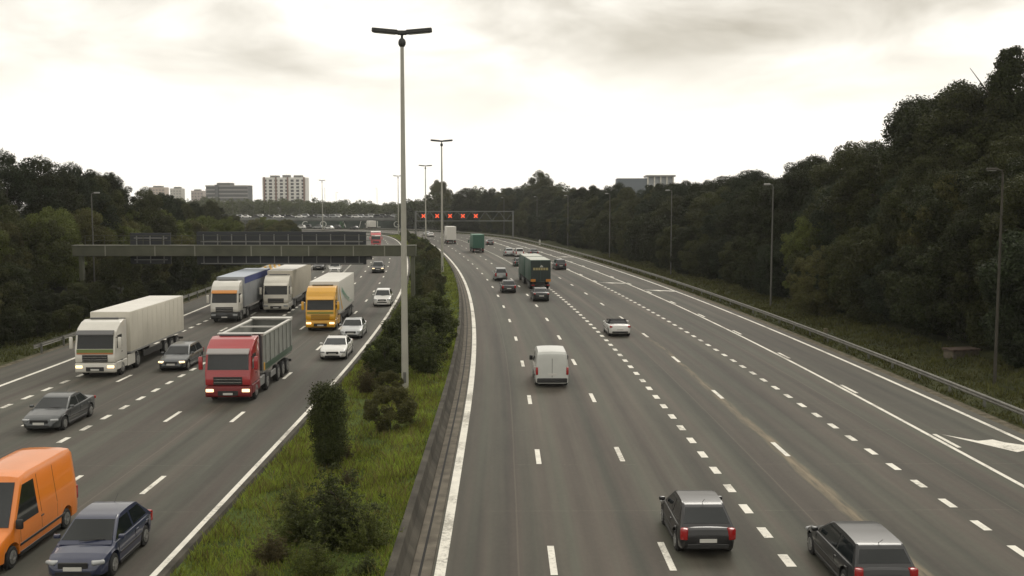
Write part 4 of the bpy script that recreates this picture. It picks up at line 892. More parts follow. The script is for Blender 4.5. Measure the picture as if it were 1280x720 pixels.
bm = BM(); box_xyz(bm, -1.11, 1.11, (yR+yT)/2-.06, (yR+yT)/2+.06, zt_+.01, zt_+.09); obj('cross_bar', bm, TIPR, tb)
rear_end(root, yR); put_l(root, -15.35, 53.9, L)

GRN = mat('lorry_green', (0.030, 0.072, 0.052), .5, noise=(.5,.12)); GRN2 = mat('lorry_green_dark', (0.011, 0.021, 0.018), .5); GRN3 = mat('lorry_green_bright', (0.012, 0.095, 0.055), .5, noise=(.5,.12))
def rigid(label, c, L, H=3.75, rearc=None, cabc=None, roofm=ROOFW, drawbar=None, logo=False, name='box_lorry', box_name='cargo_box'):
    root = empty(name, label=label, cat='lorry'); yF, yR = L/2, -L/2; z0 = 1.05
    lorry_cab(root, yF, cabc or c, roofz=3.3)
    def cargo(y0, y1, axles):
        bm = BM(); box_xyz(bm, -1.26, 1.26, y0, y1, z0, H, .03, 2); b = obj(box_name, bm, c, root, 40)
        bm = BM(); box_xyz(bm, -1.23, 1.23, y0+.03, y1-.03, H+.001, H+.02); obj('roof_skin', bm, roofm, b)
        chassis(root, y0+.1, y1, axles, z=(.62, 1.03))
        for s in (1, -1):
            bm = BM(); box_xyz(bm, min(s*1.18,s*1.22), max(s*1.18,s*1.22), y0+2.9 if y1-y0 > 6 else y0+.6, y1-1.2, .5, 1.0, .01); obj('side_guard', bm, CHAS, b)
            for k in range(5):
                yy = y0+(y1-y0)*(k+.5)/5; bm = BM(); box_xyz(bm, min(s*1.261,s*1.27), max(s*1.261,s*1.27), yy-.03, yy+.03, z0+.05, H-.1); obj('side_rib', bm, c, b)
        return b
    if drawbar:
        l1, l2 = drawbar
        cargo(yF-2.4-l1, yF-2.4, [yF-2.4-l1+1.4, yF-2.4-l1+2.7]); b = cargo(yR, yR+l2, [yR+2.2, yR+3.5])
        bm = BM(); add_tube(bm, [(0,yR+l2,.8),(0,yF-2.4-l1,.8)], .08, 6); obj('drawbar', bm, CHAS, root)
    else: b = cargo(yR, yF-2.35, [yR+1.5] + ([yR+2.8] if L > 9 else []))
    for s in (1, -1):
        bm = BM(); box_xyz(bm, min(s*.02,s*1.22), max(s*.02,s*1.22), yR-.03, yR-.003, z0+.06, H-.08, .008); dr = obj('rear_door', bm, rearc or c, b)
        bm = BM(); box_xyz(bm, s*.35-.02, s*.35+.02, yR-.055, yR-.032, z0+.1, H-.15); obj('lock_rod', bm, rearc or c, dr)
    rear_end(root, yR); return root, b, yR, z0
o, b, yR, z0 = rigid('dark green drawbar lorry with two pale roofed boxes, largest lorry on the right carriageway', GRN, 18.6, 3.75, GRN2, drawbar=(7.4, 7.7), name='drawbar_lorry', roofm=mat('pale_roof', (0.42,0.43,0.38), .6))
GOLD = mat('gold_letter', (0.34,0.29,0.13), .6)
for k, (x0, x1) in enumerate([(-.95,-.66),(-.60,-.36),(-.30,-.06),(.0,.26),(.32,.56),(.62,.92)]):      # worn gold lettering too blurred to read: strokes only
    bm = BM(); box_xyz(bm, x0, x1, yR-.066, yR-.058, 2.50, 2.80, .004); obj('gold_stroke', bm, GOLD, b)
bm = BM(); vs = [(-.12,2.86),(.05,3.16),(.22,3.05),(.34,2.86)]; vv = [bm.verts.new((x, yR-.060, z)) for x, z in vs]; f = bm.faces.new(vv); obj('pale_emblem', bm, mat('pale_emblem', (0.42,0.42,0.38), .6), b)
for s in (1, -1):
    bm = BM(); box_xyz(bm, s*.95-.30, s*.95+.30, yR-.10, yR-.07, 1.05, 1.38, .01); obj('warning_plate', bm, mat('warning_orange', (0.52,0.20,0.025), .5), b)
put_r(o, 3.55, 125.2, 18.6)
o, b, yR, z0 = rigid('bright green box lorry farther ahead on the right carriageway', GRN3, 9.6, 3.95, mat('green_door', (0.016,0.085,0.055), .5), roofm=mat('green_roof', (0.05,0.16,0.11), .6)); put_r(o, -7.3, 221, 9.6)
o, b, yR, z0 = rigid('white box lorry farthest lorry on the right carriageway, left of the green one', mat('far_box_white', (0.62,0.60,0.55), .5), 9.8, 4.6, roofm=ROOFW, cabc=WL); put_r(o, -16.2, 270, 9.8)
put_l(semi('red lorry with a white roof far up the left carriageway, above the gantry beam', paint('far_red', (0.45,0.04,0.05)), mat('trailer_red', (0.42,0.05,0.06), .5), 12, 3.6, visor=WL, roofz=3.5, roofm=ROOFW), -34.0, 252, 12)
o, b, yR, z0 = rigid('white box lorry in the far queue before the lettered wall', mat('far_box_white', ()), 9.0, 3.6, roofm=ROOFW, cabc=WL); o.location = (-59.4, 425, 0); o.rotation_euler.z = 0.35
# ---- queue on the viaduct and on the road below: simple cars of body, windows and wheels
def far_car(label, pnt, x, y, z, rz, kind='sedan', group=None):
    k = KINDS[kind]; L, W, H, bl = k['L'], k['W'], k['H'], k['belt']; root = empty('car', (x, y, z), rz, label=label, cat='car', group=group)
    bm = BM(); add_prism(bm, [(-L/2,.35),(-L/2,bl-.1),(-L/2+.2,bl),(k['A'],bl),(L/2-.2,bl-.2),(L/2,bl-.35),(L/2,.35)], -W/2, W/2, .06, 2)
    add_prism(bm, [(k['A'],bl-.02),(k['B'],H),(k['D'],H),(k['E'],bl-.02)], -W/2*.86, W/2*.86, .06, 2); obj('body', bm, pnt, root, 40)
    for s in (1,-1):
        bm = BM(); add_prism(bm, [(k['A']-.3,bl+.04),(k['B'],H-.1),(k['D'],H-.1),(k['E']+.3,bl+.04)], s*W/2*.87-.01, s*W/2*.87+.01); obj('side_window', bm, GLASS, root)
        for yy in (L/2-.8,-L/2+.8):
            bm = BM(); add_tube(bm, [(s*(W/2-.1)-.11,yy,.33),(s*(W/2-.1)+.11,yy,.33)], .33, 12); obj('wheel', bm, RUB, root)
    return root
seq = [(250,'d'),(264,'w'),(282,'d'),(296,'d'),(309,'w'),(322,'d'),(335,'d'),(349,'w'),(363.5,'d'),(376,'w'),(391.5,'d'),(403.5,'g'),(418,'g'),(432.5,'d'),(446.5,'w'),(460,'s'),(473.5,'d'),(487,'d'),(511,'w')]
cl_ = {'d': ('dark car', DGREY), 'w': ('white car', WHITE), 'g': ('grey car', LGREY), 's': ('silver car', SILVER)}
for px, c in seq:
    nm, pm = cl_[c]; far_car(f'{nm} in the slow queue on the viaduct', pm, (px-640)/1260*449, 449.2, 4.351, -math.pi/2, random.choice(['sedan','estate','hatch','suv']), 'cars queuing on the viaduct')
seq2 = [(257,'d'),(273,'w'),(289,'d'),(302,'g'),(328,'w'),(342,'d'),(356,'d'),(384,'s'),(397,'d'),(411,'d'),(425,'w'),(439,'d'),(453,'g'),(466,'w'),(480,'d'),(495,'s')]
for px, c in seq2:
    nm, pm = cl_[c]; far_car(f'{nm} in the second lane of the viaduct queue, half hidden behind the first', pm, (px-640)/1260*454, 454.0, 4.351, -math.pi/2, random.choice(['suv','mpv','estate']), 'cars in the second lane on the viaduct')
for px, d, c in [(333,440,'g'),(356,436,'w'),(384,438,'d'),(398,432,'g'),(421,428,'d'),(327,425,'w'),(341,428,'w'),(350,424,'g'),(364,430,'d'),(376,430,'w'),(412,424,'w'),(443,420,'d')]:
    nm, pm = cl_[c]; far_car(f'{nm} in the far queue on the motorway below the viaduct', pm, (px-640)/1260*d, d, 0.0, 0.9 if px > 400 else 1.25, random.choice(['suv','hatch']), 'cars queuing below the viaduct')

# ================================================================ VEGETATION
def leaf_mat(name):
    """leaf colour = the object's own colour, varied from clump to clump and leaf to leaf"""
    m = bpy.data.materials.new(name); m.use_nodes = True; t = m.node_tree; L = t.links.new
    b = t.nodes['Principled BSDF']; b.inputs['Roughness'].default_value = 0.6; b.inputs['Specular IOR Level'].default_value = 0.10
    oi = t.nodes.new('ShaderNodeObjectInfo'); at = t.nodes.new('ShaderNodeAttribute'); at.attribute_name = 'leafvar'; at.attribute_type = 'GEOMETRY'
    tc = t.nodes.new('ShaderNodeTexCoord'); nz = t.nodes.new('ShaderNodeTexNoise'); nz.inputs['Scale'].default_value = 0.45; nz.inputs['Detail'].default_value = 3
    L(tc.outputs['Object'], nz.inputs['Vector'])
    a = t.nodes.new('ShaderNodeMath'); a.operation = 'MULTIPLY_ADD'; a.inputs[1].default_value = 1.5; a.inputs[2].default_value = -0.35; L(nz.outputs['Fac'], a.inputs[0])
    a2 = t.nodes.new('ShaderNodeMath'); a2.operation = 'ADD'; L(a.outputs[0], a2.inputs[0]); L(at.outputs['Fac'], a2.inputs[1])
    mx = t.nodes.new('ShaderNodeMix'); mx.data_type = 'RGBA'; mx.blend_type = 'MULTIPLY'; mx.inputs[0].default_value = 1; L(oi.outputs['Color'], mx.inputs[6]); L(a2.outputs[0], mx.inputs[7])
    hs = t.nodes.new('ShaderNodeHueSaturation'); L(mx.outputs[2], hs.inputs['Color'])
    hr = t.nodes.new('ShaderNodeMapRange'); hr.inputs['To Min'].default_value = 0.475; hr.inputs['To Max'].default_value = 0.515; L(nz.outputs['Fac'], hr.inputs['Value']); L(hr.outputs[0], hs.inputs['Hue'])
    L(hs.outputs[0], b.inputs['Base Color'])
    tr = t.nodes.new('ShaderNodeBsdfTranslucent'); L(hs.outputs[0], tr.inputs['Color']); ms = t.nodes.new('ShaderNodeMixShader'); ms.inputs[0].default_value = 0.22
    L(b.outputs[0], ms.inputs[1]); L(tr.outputs[0], ms.inputs[2]); L(ms.outputs[0], t.nodes['Material Output'].inputs['Surface'])
    return m
LEAF = leaf_mat('foliage'); BARK = mat('bark', (0.055, 0.045, 0.034), 0.9, noise=(3, .4, .2)); PALEBARK = mat('pale_bark', (0.20, 0.18, 0.145), 0.9, noise=(3, .3, .2))
rng = np.random.default_rng(11)
def rand_dirs(n):
    v = rng.normal(size=(n,3)); return v/np.linalg.norm(v, axis=1)[:,None]
def leaf_cloud(name, P, D, size, m=LEAF, aspect=0.62, smin=0.6):
    n = len(P); D = D/np.linalg.norm(D, axis=1)[:,None]; r = rand_dirs(n); T = np.cross(D, r); T /= np.linalg.norm(T, axis=1)[:,None]+1e-9; B = np.cross(D, T)
    s = (size*rng.uniform(smin, 1.25, n))[:,None]
    V = np.stack([P - T*s, P + B*s*aspect + D*s*.12, P + T*s, P - B*s*aspect + D*s*.12], 1).reshape(-1,3)
    me = bpy.data.meshes.new(name); me.vertices.add(4*n); me.vertices.foreach_set('co', V.reshape(-1).astype('f4'))
    me.loops.add(4*n); me.loops.foreach_set('vertex_index', np.arange(4*n, dtype='i4'))
    me.polygons.add(n); me.polygons.foreach_set('loop_start', np.arange(0, 4*n, 4, dtype='i4'))
    a = me.attributes.new('leafvar', 'FLOAT', 'FACE'); a.data.foreach_set('value', rng.normal(0.62, 0.20, n).clip(.2, 1.2).astype('f4'))
    me.update(calc_edges=True); me.validate(); me.materials.append(m); return me
def blobs_to_leaves(C, Rr, n_each, up=0.35, shell=0.55):
    P, D = [], []
    for c, r in zip(C, Rr):
        k = max(8, int(n_each*(r/np.mean(Rr))**2)); d = rand_dirs(k); rad = r*(shell + (1-shell)*rng.uniform(0,1,k)**.5)*rng.uniform(.85,1.2,k)
        p = c + d*rad[:,None]*np.array([1,1,.85]); P.append(p); D.append(d*0.8 + rand_dirs(k)*0.9 + np.array([0,0,up]))
    return np.concatenate(P), np.concatenate(D)
def envelope(n, zc, rx, rz, H, lo=0.0, hollow=.45, squeeze=None):
    C = []
    while len(C) < n:
        d = rand_dirs(1)[0]; q = d*(hollow + (1-hollow)*rng.uniform()**.5); z = zc + q[2]*rz
        if z < lo: continue
        w = rx if squeeze is None else rx*np.interp((z-(zc-rz))/(2*rz), [0,.25,.6,1], squeeze)
        C.append([q[0]*w, q[1]*w, z])
    return np.array(C)
def trunk_mesh(name, H, r, top, limbs, m=BARK, lean=0.03):
    bm = BM(); pts = [(0,0,-0.6)]
    for k in range(1, 7):
        f = k/6; pts.append((rng.normal(0, lean*H*f*.5), rng.normal(0, lean*H*f*.5), H*top*f))
    add_tube(bm, pts, [r*1.25] + [r*(1-.85*k/6) for k in range(1,7)], 8)
    for k in range(limbs):
        i = rng.integers(2, 6); b = Vector(pts[i]); a = rng.uniform(0, 6.28); l = H*rng.uniform(.12,.24)
        add_tube(bm, [b, b+Vector((math.cos(a)*l*.5, math.sin(a)*l*.5, l*.35)), b+Vector((math.cos(a)*l, math.sin(a)*l, l*.9))], [r*.38, r*.25, r*.08], 6)
    bmesh.ops.recalc_face_normals(bm, faces=bm.faces); me = bpy.data.meshes.new(name); bm.to_mesh(me); bm.free(); me.shade_smooth(); me.materials.append(m); return me
def crown_broad(v, H=16.0, n=60, each=640, leaf=.105, rx=.29, rz=.40, zc=.60, r0=.078, lo=.13):
    C = envelope(n, zc*H, rx*H, rz*H, H, lo*H, .5); Rr = rng.uniform(.65, 1.35, n)*r0*H
    C2 = envelope(int(n*.8), zc*H, rx*H*1.05, rz*H*1.04, H, lo*H, .86); C = np.concatenate([C, C2]); Rr = np.concatenate([Rr, rng.uniform(.35,.7,len(C2))*r0*H])
    sk = rng.normal(0, .07, 2); C[:,0] *= 1 + sk[0] + .10*np.sin(C[:,2]/H*9 + v*2.1); C[:,1] *= 1 + sk[1] + .10*np.cos(C[:,2]/H*8 + v)
    P, D = blobs_to_leaves(C, Rr, each); return leaf_cloud('crown', P, D, leaf)
def crown_scrub(H, n=70, each=120, leaf=.034):
    # loose growth: leafy shoots of different lengths fanning out from the base, no closed outline
    C, Rr = [], []
    for k in range(n):
        a = rng.uniform(0, 6.28); t = rng.uniform(.0, .85)**.8; l = H*rng.uniform(.45, 1.05)*(1-.35*t); st = int(3 + l/H*4)
        for q in range(1, st+1):
            f = q/st; r = .52*H*t*f**.8; C.append([math.cos(a)*r + rng.normal(0,.03*H), math.sin(a)*r + rng.normal(0,.03*H), l*f]); Rr.append(H*(.085 - .05*f)*rng.uniform(.7,1.3))
    P, D = blobs_to_leaves(np.array(C), np.array(Rr), int(each*.42), up=.5, shell=.25); return leaf_cloud('crown', P, D, leaf, aspect=.5)
SPEC = {}
def spec(kind, H, crown, trunk): SPEC.setdefault(kind, []).append((H, crown, trunk))
for v in range(4): spec('broad', 16., crown_broad(v), trunk_mesh('trunk', 16, .28, .78, 6))
for v in range(3): spec('ragged', 17., crown_broad(v, 17., 90, 300, .10, .19, .43, .57, .056, .12), trunk_mesh('trunk', 17, .24, .86, 7))
for v in range(4): spec('edge', 8., crown_broad(v, 8., 54, 420, .088, .42, .50, .48, .10, .03), trunk_mesh('trunk', 8, .12, .7, 6))
def crown_column(H, rx, n, each, leaf, sq): 
    z = H*rng.uniform(.06, .975, n); w = rx*np.interp(z/H, [0,.25,.6,.85,1], sq); a = rng.uniform(0, 6.28, n); q = rng.uniform(.1, 1, n)**.5*w*.72; C = np.stack([np.cos(a)*q, np.sin(a)*q, z], 1); Rr = rng.uniform(.6,1.2,n)*np.maximum(w, .3*rx)*.42; P, D = blobs_to_leaves(C, Rr, each); return leaf_cloud('crown', P, D, leaf)
for v in range(2): spec('poplar', 22., crown_column(22., 1.7, 520, 150, .12, [.55,.95,1.0,.95,.5]), trunk_mesh('trunk', 22, .25, .9, 4, lean=.008))
spec('cypress', 3.3, crown_column(3.3, .76, 420, 60, .036, [.5,.92,1.0,.95,.7]), trunk_mesh('trunk', 3.3, .07, .8, 2, lean=.008))
for v in range(4):
    H = 2.4; spec('shrub', H, crown_broad(v, H, 56, 260, .036, .46, .46, .50, .10, .04), trunk_mesh('trunk', H, .045, .7, 9))
    spec('scrub', H, crown_scrub(H), trunk_mesh('trunk', H, .03, .8, 12))
COLS = {'bdark': (0.046, 0.057, 0.018), 'bmid': (0.075, 0.090, 0.025), 'bblue': (0.038, 0.048, 0.020), 'dark': (0.026, 0.032, 0.011), 'mid': (0.044, 0.050, 0.016), 'olive': (0.078, 0.078, 0.026), 'brown': (0.070, 0.060, 0.026), 'yellow': (0.16, 0.155, 0.040), 'blue': (0.025, 0.034, 0.015), 'green': (0.085, 0.102, 0.024)}
def plant(kind, x, y, H, label, cat, group, tint='dark', wide=1.0, name=None, z=None, trunk=True, vi=None):
    lst = SPEC[kind]; h0, cm, tm = lst[int(rng.integers(len(lst))) if vi is None else vi]; k = H/h0
    if z is None: z = ground_z(x, y)
    root = empty(name or 'tree', (x, y, z - .05), float(rng.uniform(0, 6.28)), label=label, cat=cat, group=group); root.scale = (k*wide, k*wide, k)
    c = link_mesh('crown', cm, root); b = np.array(COLS[tint])*rng.uniform(.82, 1.2); c.color = (*[float(v) for v in b], 1)
    if trunk: link_mesh('trunk', tm, root)
    return root
def rowz(s, off):
    x, y, _, _ = line(s, off); return float(x), float(y)

def steps(a, b, d0, gr):
    out = []
    while a < b: out.append(a); a += d0 + max(0, a-60)/gr
    return out
# ---- right wood
HR = lambda y: np.interp(y, [40, 60, 80, 88, 95, 100, 106, 120, 150, 200, 250, 300, 350, 460], [16, 16, 17.4, 21.2, 20.6, 19.2, 17.8, 16.8, 15.8, 14.7, 15.4, 15.4, 17.0, 16.0])
GRPR = 'trees of the wood on the right bank'
for i, s in enumerate(steps(56, 385, 4.5, 55)):                                # tall back row
    w = float(outer(s)) - 25.5; x, y = rowz(s + rng.uniform(-1.3, 1.3), 43 + w + rng.uniform(-3, 3)); g = ground_z(x, y)
    H = (float(HR(y)) - g)*rng.uniform(.91, 1.0); ragged = rng.uniform() < .3
    plant('ragged' if ragged else 'broad', x, y, H, ('narrow ragged tall tree' if ragged else 'tall broad dark tree') + ' in the back rows of the wood on the right bank', 'tree', GRPR, rng.choice(['dark','dark','mid','blue']), rng.uniform(.9, 1.15))
for i, s in enumerate(steps(54, 385, 5.2, 55)):                                # middle row
    w = float(outer(s)) - 25.5; x, y = rowz(s + rng.uniform(-1.5, 1.5), 38.2 + w + rng.uniform(-1.2, 1.2)); g = ground_z(x, y)
    plant('broad', x, y, (float(HR(y)) - g)*rng.uniform(.62, .80), 'middle sized leafy tree inside the wood on the right bank, below the tall back row', 'tree', GRPR, rng.choice(['dark','mid','dark','mid','blue']), rng.uniform(.95, 1.2))
for i, s in enumerate(steps(60, 385, 3.8, 70)):                                # wood's edge, foliage to the ground
    w = float(outer(s)) - 25.5; o = np.interp(s, [60, 80, 120, 400], [36.0, 34.6, 33.6, 32.2]) + w; x, y = rowz(s + rng.uniform(-1, 1), o + rng.uniform(-.9, .9))
    if abs(s - 102) < 4 or abs(s-57) < 5: o += 2
    plant('edge', x, y, rng.uniform(4.8, 8.6), 'bushy low tree at the edge of the right wood, leaves down to the ground', 'tree', GRPR, rng.choice(['dark','dark','mid','mid','blue']), rng.uniform(.85, 1.1))
plant('poplar', 41.4, 85, 22.0, 'tall narrow poplar standing highest over the right wood, near the right picture edge', 'tree', None, 'dark', 1.0, vi=0)
plant('poplar', 44.6, 86, 23.0, 'tall narrow tree cut by the right picture edge beside the poplar', 'tree', None, 'dark', .9, vi=1)
plant('edge', 28.2, 92, 6.6, 'light olive green leafy tree at the front of the right wood, above the bare verge', 'tree', None, 'olive', .8)
plant('edge', 33.6, 77, 11.5, 'brownish olive drooping tree at the front of the right wood, above the concrete chamber', 'tree', None, 'olive', .75)
plant('edge', 33.2, 62, 5.0, 'dark blue green bush standing behind the lamp post nearest the right edge', 'bush', None, 'blue', .9)
plant('edge', 30.6, 104, 8.2, 'green tree standing right beside the lamp post clear of the trees', 'tree', None, 'green', .8)
def snag(x, y, H, label, lean):
    root = empty('dead_tree', (x, y, ground_z(x, y)), 0, label=label, cat='dead tree')
    bm = BM(); p = [Vector((lean*H*f + rng.normal(0,.05*H*f*.5), rng.normal(0,.02*H), H*f)) for f in (0,.25,.5,.75,1)]
    add_tube(bm, p, [.16,.13,.10,.07,.02], 7); obj('trunk', bm, PALEBARK, root, 60)
    for k in range(6):
        b = p[1+k%4]; a = rng.uniform(-.6,.6) + (0 if k%2 else 3.14); l = H*rng.uniform(.12,.25)
        bm = BM(); add_tube(bm, [b, b+Vector((math.cos(a)*l*.5,-.3,l*.3)), b+Vector((math.cos(a)*l,-.5,l*.8))], [.05,.035,.01], 5); obj('branch', bm, PALEBARK, root, 60)
snag(35.0, 98, 11.5, 'bare pale trunk with few branches standing out of the right wood below its highest crowns', .0)

# ---- left wood
GRPL = 'trees of the wood on the left bank'
HL = lambda y: np.interp(y, [60, 90, 110, 122, 135, 150, 165, 182, 200, 230, 280], [15, 14.5, 15.0, 17.6, 14.6, 15.4, 14.2, 12.6, 11.4, 11.0, 10.5])
for s in steps(84, 262, 5.0, 70):
    x, y = rowz(s + rng.uniform(-1.3,1.3), -53 + rng.uniform(-3,3)); rg = rng.uniform() < .55
    plant('ragged' if rg else 'broad', x, y, (float(HL(y)) - 1.6)*rng.uniform(.86, 1.03), ('ragged tall tree' if rg else 'dense round dark tree') + ' in the back of the wood on the left bank', 'tree', GRPL, rng.choice(['dark','dark','blue','mid']), rng.uniform(.9,1.15))
for s in steps(76, 250, 5.4, 70):
    x, y = rowz(s + rng.uniform(-1.5,1.5), -47 + rng.uniform(-1.5,1.5))
    plant('edge', x, y, np.interp(y, [80,120,150,200,250],[9.2,9.0,8.3,6.8,6])*rng.uniform(.85,1.1), 'leafy olive green tree of middle height in the wood on the left bank', 'tree', GRPL, rng.choice(['mid','olive','green','green']), rng.uniform(.8,1.0))
for s in steps(66, 300, 3.9, 70):
    x, y = rowz(s + rng.uniform(-1,1), (-36.8 if not 86 < s < 107 else -47.0) + rng.uniform(-1.0,1.0))
    plant('edge', x, y, np.interp(y, [70,100,140,180,250],[5.6,6.4,5.8,4.8,4.0])*rng.uniform(.8,1.1), 'bushy low tree at the edge of the left wood, leaves down to the ground', 'tree', GRPL, rng.choice(['dark','mid','mid','dark','olive']), rng.uniform(.85,1.05))
for s in np.arange(68, 134, 2.9):
    x, y = rowz(s + rng.uniform(-.8,.8), -34.6 + rng.uniform(-.9,.9)); plant('shrub', x, y, rng.uniform(1.6, 2.7), 'low dark bush filling the verge behind the left guard rail', 'bush', 'low bushes behind the left guard rail', rng.choice(['dark','mid']), rng.uniform(.9,1.2), 'bush')
for s in np.arange(80, 112, 3.6):
    x, y = rowz(s + rng.uniform(-.8,.8), -38.0 + rng.uniform(-1,1)); plant('edge', x, y, rng.uniform(2.0, 2.8), 'low dark bush around the foot of the near gantry leg', 'bush', 'low bushes at the near gantry leg', rng.choice(['dark','mid']), rng.uniform(.9,1.2), 'bush')
for s in np.arange(252, 330, 7):                                            # scrub between the left wood and the viaduct
    x, y = rowz(s, -42 + rng.uniform(-8,4)); plant('edge', x, y, rng.uniform(4.6, 6.6), 'rounded green bush between the left wood and the viaduct', 'bush', 'bushes before the viaduct', rng.choice(['green','olive','mid']), 1.0, z=0)
for px in np.arange(60, 330, 17):
    d = 330 + rng.uniform(-25, 25); plant('edge', (px-640)/1260*d, d, np.interp(px, [60,250,330],[9.5,7.4,4.8])*rng.uniform(.85,1.1), 'green tree in the clump left of the viaduct, behind the near gantry', 'tree', 'trees left of the viaduct', rng.choice(['green','olive','mid']), 1.0, z=0)

# ---- far woods behind the viaduct and at the end of the right carriageway: each reads as one mass
def far_wood(name, n, px0, px1, d0, d1, xs, ys, colr, jl):
    Ps, Ds, sz = [], [], []
    for i in range(n):
        px = px0 + (px1-px0)*(i+rng.uniform(0,1))/n; d = rng.uniform(d0, d1); zt_ = (10.75 + (254.6 - np.interp(px, xs, ys))*d/1260)*rng.uniform(jl, 1.05); rx = rng.uniform(3.2, 6.0)
        C = envelope(26, zt_*.56, rx, zt_*.45, zt_, .3, .5); C = np.concatenate([C, envelope(12, zt_*.56, rx*1.1, zt_*.48, zt_, .3, .92)]); Rr = np.concatenate([rng.uniform(.7,1.4,26)*1.6, rng.uniform(.4,.8,12)*1.4])
        P, D = blobs_to_leaves(C, Rr, 85); Ps.append(P + np.array([(px-640)/1260*d, d, 0])); Ds.append(D)
    o = link_mesh(name, leaf_cloud(name, np.concatenate(Ps), np.concatenate(Ds), .34)); o.color = (*colr, 1); return tag(o, kind='stuff')
far_wood('distant_wood', 70, 215, 530, 520, 760, [215,300,420,470,500,530], [249,249.5,251,254,255.5,252], (0.075, 0.088, 0.036), .84)
far_wood('distant_wood', 52, 505, 705, 418, 500, [505,530,545,560,580,600,625,660,680,705], [254,249,241,241,243,236,240,231,226,231], (0.056, 0.066, 0.030), .78)
plant('broad', (549-640)/1260*430, 430, 20.0, 'taller pale distant tree with gaps, rising just behind the second lamp post', 'tree', None, 'olive', .8, z=0)
plant('broad', (675-640)/1260*352, 352, 19.0, 'taller loose crowned tree rising over the right wood above the far gantry leg', 'tree', None, 'mid', .9)
# far lamp posts of the junction
for px, yt, d in [(247,247,420),(256,246,400),(281,248,430),(292,247,440),(318,258,360),(338,238,500),(352,244,480),(375,233,470),(391,244,470),(407,236,480),(421,241,480),(472,236,480)]:
    side_lamp((px-640)/1260*d, d, 0, rng.uniform(0,6), 'thin far lamp post of the junction around the viaduct', 10.75+(254.6-yt)*d/1260, 'far lamp posts of the junction')

# ---- median: cypress, bushes, grass
GM = 'bushes of the grass median'
def bush(x, y, H, label, tint='dark', wide=1.0, z=0.3, group=None, kind='scrub'): return plant(kind, x, y, H, label, 'bush', group, {'dark': 'bdark', 'mid': 'bmid', 'blue': 'bblue'}.get(str(tint), tint), wide, 'bush', z)
plant('cypress', -7.25, 39.2, 3.5, 'dark columnar conifer standing alone on the grass median', 'conifer', None, 'bdark', 1.0, 'conifer', .25)
bush(-5.55, 45.2, 2.25, 'round olive bush on thin stems between the conifer and the nearest lamp post', 'olive', 1.05, kind='shrub')
bush(-4.55, 45.6, .8, 'tiny dark bush at the foot of the round olive bush', 'dark', 1.1)
bush(-6.9, 40.6, .9, 'small reddish bush leaning on the foot of the columnar conifer', 'brown', 1.2)
bush(-5.3, 29.7, 2.7, 'largest dark loose bush near the bottom edge of the picture on the median', 'dark', 1.3)
bush(-4.25, 29.0, 1.95, 'dark bush right of the largest bottom bush, close to the barrier', 'mid', 1.15)
bush(-6.6, 30.2, 2.0, 'mid green bush left of the largest bottom bush', 'mid', 1.2)
bush(-7.0, 28.6, 1.1, 'reddish olive weedy bush near the kerb at the bottom left of the median', 'brown', 1.5)
bush(-5.4, 27.0, 1.5, 'olive green low bush cut by the bottom edge of the picture', 'green', 1.3)
bush(-4.0, 27.0, 1.0, 'dark low bush at the bottom edge right beside the barrier', 'dark', 1.4)
bush(-6.9, 26.4, .8, 'yellowish weed clump at the bottom left corner of the median', 'olive', 1.6)
bush(-5.9, 33.4, .8, 'low brown bush on the grass behind the bottom bushes', 'brown', 1.3)
bush(-6.1, 36.6, .75, 'low reddish weed clump between the conifer and the bottom bushes', 'brown', 1.5)
bush(-4.6, 36.9, .45, 'tiny green tuft in the grass right of the conifer', 'mid', 1.5)
bush(-4.3, 41.6, .45, 'dark weed tuft on the grass below the round olive bush', 'dark', 1.6)
bush(-5.6, 51.2, 1.0, 'low olive weeds at the front of the dark hedge', 'olive', 1.6)
hedge = [(-8.0,55,1.7,'brown'),(-6.6,53.3,1.5,'olive'),(-5.2,60.3,3.2,'dark'),(-7.0,59,2.5,'dark'),(-7.6,62,2.2,'dark'),(-6.2,64,3.3,'dark'),(-7.7,68,2.3,'blue'),(-5.4,67,3.8,'dark'),(-6.9,72,3.3,'dark'),(-5.6,75,3.7,'mid'),(-8.1,76,2.2,'dark'),(-6.8,80,3.0,'dark')]
hl = ['low reddish bush at the front left of the dark median hedge','low olive bush in front of the nearest lamp post hedge','dark bush right behind the foot of the nearest lamp post']
for i, (x, y, H, tn) in enumerate(hedge): bush(x - (.5 if i > 2 else 0), y, H*1.05, hl[i] if i < 3 else 'dark dense bush of the hedge behind the nearest lamp post', tn, 1.0, .3, None if i < 3 else 'bushes of the dark median hedge', 'shrub' if i % 2 else 'scrub')
for s in np.arange(86, 330, 5.2):
    for o in ((-5.9, -4.0) if s < 250 else (-5.0,)):
        x, y = rowz(s + rng.uniform(-1.5,1.5), o + rng.uniform(-.7,.7)); bush(x, y, rng.uniform(1.7, 2.8), 'bush in the row along the far part of the grass median', rng.choice(['dark','mid','olive','dark']), rng.uniform(.8,1.1), .3, GM, rng.choice(['shrub','scrub']))
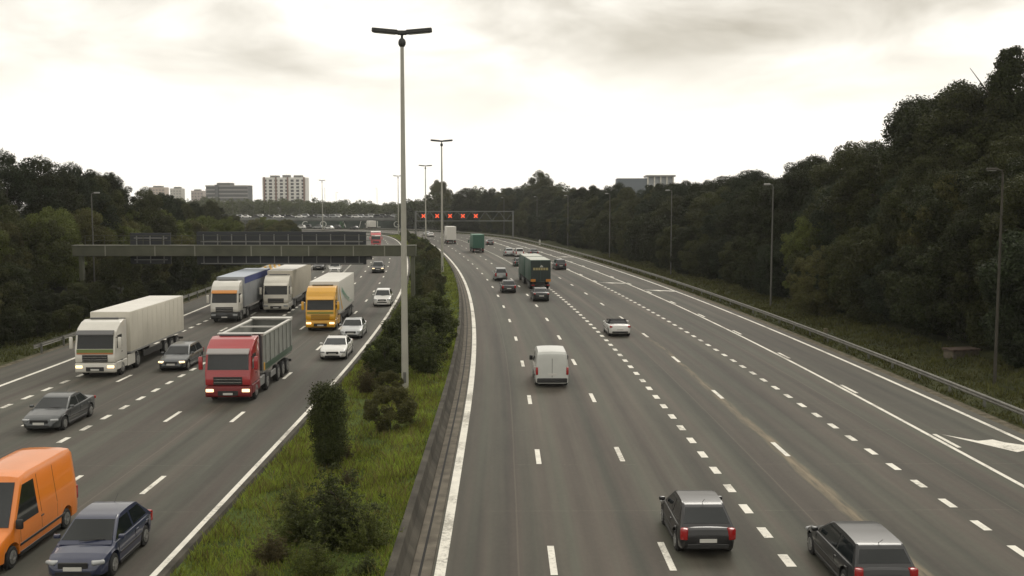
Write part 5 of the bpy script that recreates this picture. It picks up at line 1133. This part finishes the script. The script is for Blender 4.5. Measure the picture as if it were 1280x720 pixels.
def grass(name, s0, s1, o0, o1, n, hmin, hmax, w, colr, zf, power=1.0):
    u = rng.uniform(0,1,n)**power; s = s0 + (s1-s0)*u; o = rng.uniform(o0, o1, n); x, y, _, _ = line(s, o); z = zf(o)
    cl = .5+.5*np.sin(x*2.1+np.sin(y*1.3)*1.7)*np.cos(y*1.1+x*.6); keep = rng.uniform(0,1,n) < .35+.65*cl; x, y, z, s = x[keep], y[keep], z[keep], s[keep]; cl = cl[keep]; n = len(x)
    h = rng.uniform(hmin, hmax, n)*(.6+.7*cl); a = rng.uniform(0, 6.28, n); ww = w*(1+s/60)
    ln = rng.normal(0, .45, (n,2))*h[:,None]; P0 = np.stack([x-np.cos(a)*ww, y-np.sin(a)*ww, z-.03], 1); P1 = np.stack([x+np.cos(a)*ww, y+np.sin(a)*ww, z-.03], 1); P2 = np.stack([x+ln[:,0], y+ln[:,1], z+h], 1)
    V = np.stack([P0,P1,P2],1).reshape(-1,3); me = bpy.data.meshes.new(name); me.vertices.add(3*n); me.vertices.foreach_set('co', V.reshape(-1).astype('f4'))
    me.loops.add(3*n); me.loops.foreach_set('vertex_index', np.arange(3*n, dtype='i4')); me.polygons.add(n); me.polygons.foreach_set('loop_start', np.arange(0,3*n,3,dtype='i4'))
    at = me.attributes.new('leafvar','FLOAT','FACE'); at.data.foreach_set('value', (rng.normal(.5,.16,n)+.25*cl).clip(.15,1.2).astype('f4'))
    me.update(calc_edges=True); me.materials.append(LEAF); o_ = link_mesh(name, me); o_.color = (*colr, 1); return tag(o_, kind='stuff')
zmed = lambda o: np.interp(o, [-7.72,-6.8,-5.5,-4.1,-2.7,-1.34], [.10,.16,.27,.36,.50,.62])
grass('grass', 20, 75, -7.68, -1.36, 110000, .06, .26, .013, (0.20, 0.25, 0.040), zmed, 1.3)
grass('grass', 75, 340, -7.6, -1.36, 40000, .10, .3, .03, (0.16, 0.19, 0.038), zmed, 1.3)
grass('weeds', 20, 70, -7.6, -1.5, 15000, .12, .42, .018, (0.135, 0.120, 0.040), zmed, 1.3)
grass('verge_grass', 30, 200, 26.75, 33.5, 60000, .08, .3, .03, (0.075, 0.078, 0.026), lambda o: rise_r(o), 1.4)
grass('verge_grass', 40, 220, -36, -31.45, 30000, .1, .3, .03, (0.070, 0.076, 0.024), lambda o: rise_l(o), 1.4)
HAZE = 0.00016
if HAZE:
    bm = BM(); box_xyz(bm, -900, 900, -60, 1600, -1.2, 60); me = bpy.data.meshes.new('haze'); bm.to_mesh(me); bm.free()
    hm = bpy.data.materials.new('haze_air'); hm.use_nodes = True; t = hm.node_tree; t.nodes.remove(t.nodes['Principled BSDF'])
    pv = t.nodes.new('ShaderNodeVolumePrincipled'); pv.inputs['Color'].default_value = (0.93, 0.94, 0.93, 1); pv.inputs['Density'].default_value = HAZE; pv.inputs['Anisotropy'].default_value = 0.2
    t.links.new(pv.outputs[0], t.nodes['Material Output'].inputs['Volume']); me.materials.append(hm); tag(link_mesh('haze', me), kind='stuff')
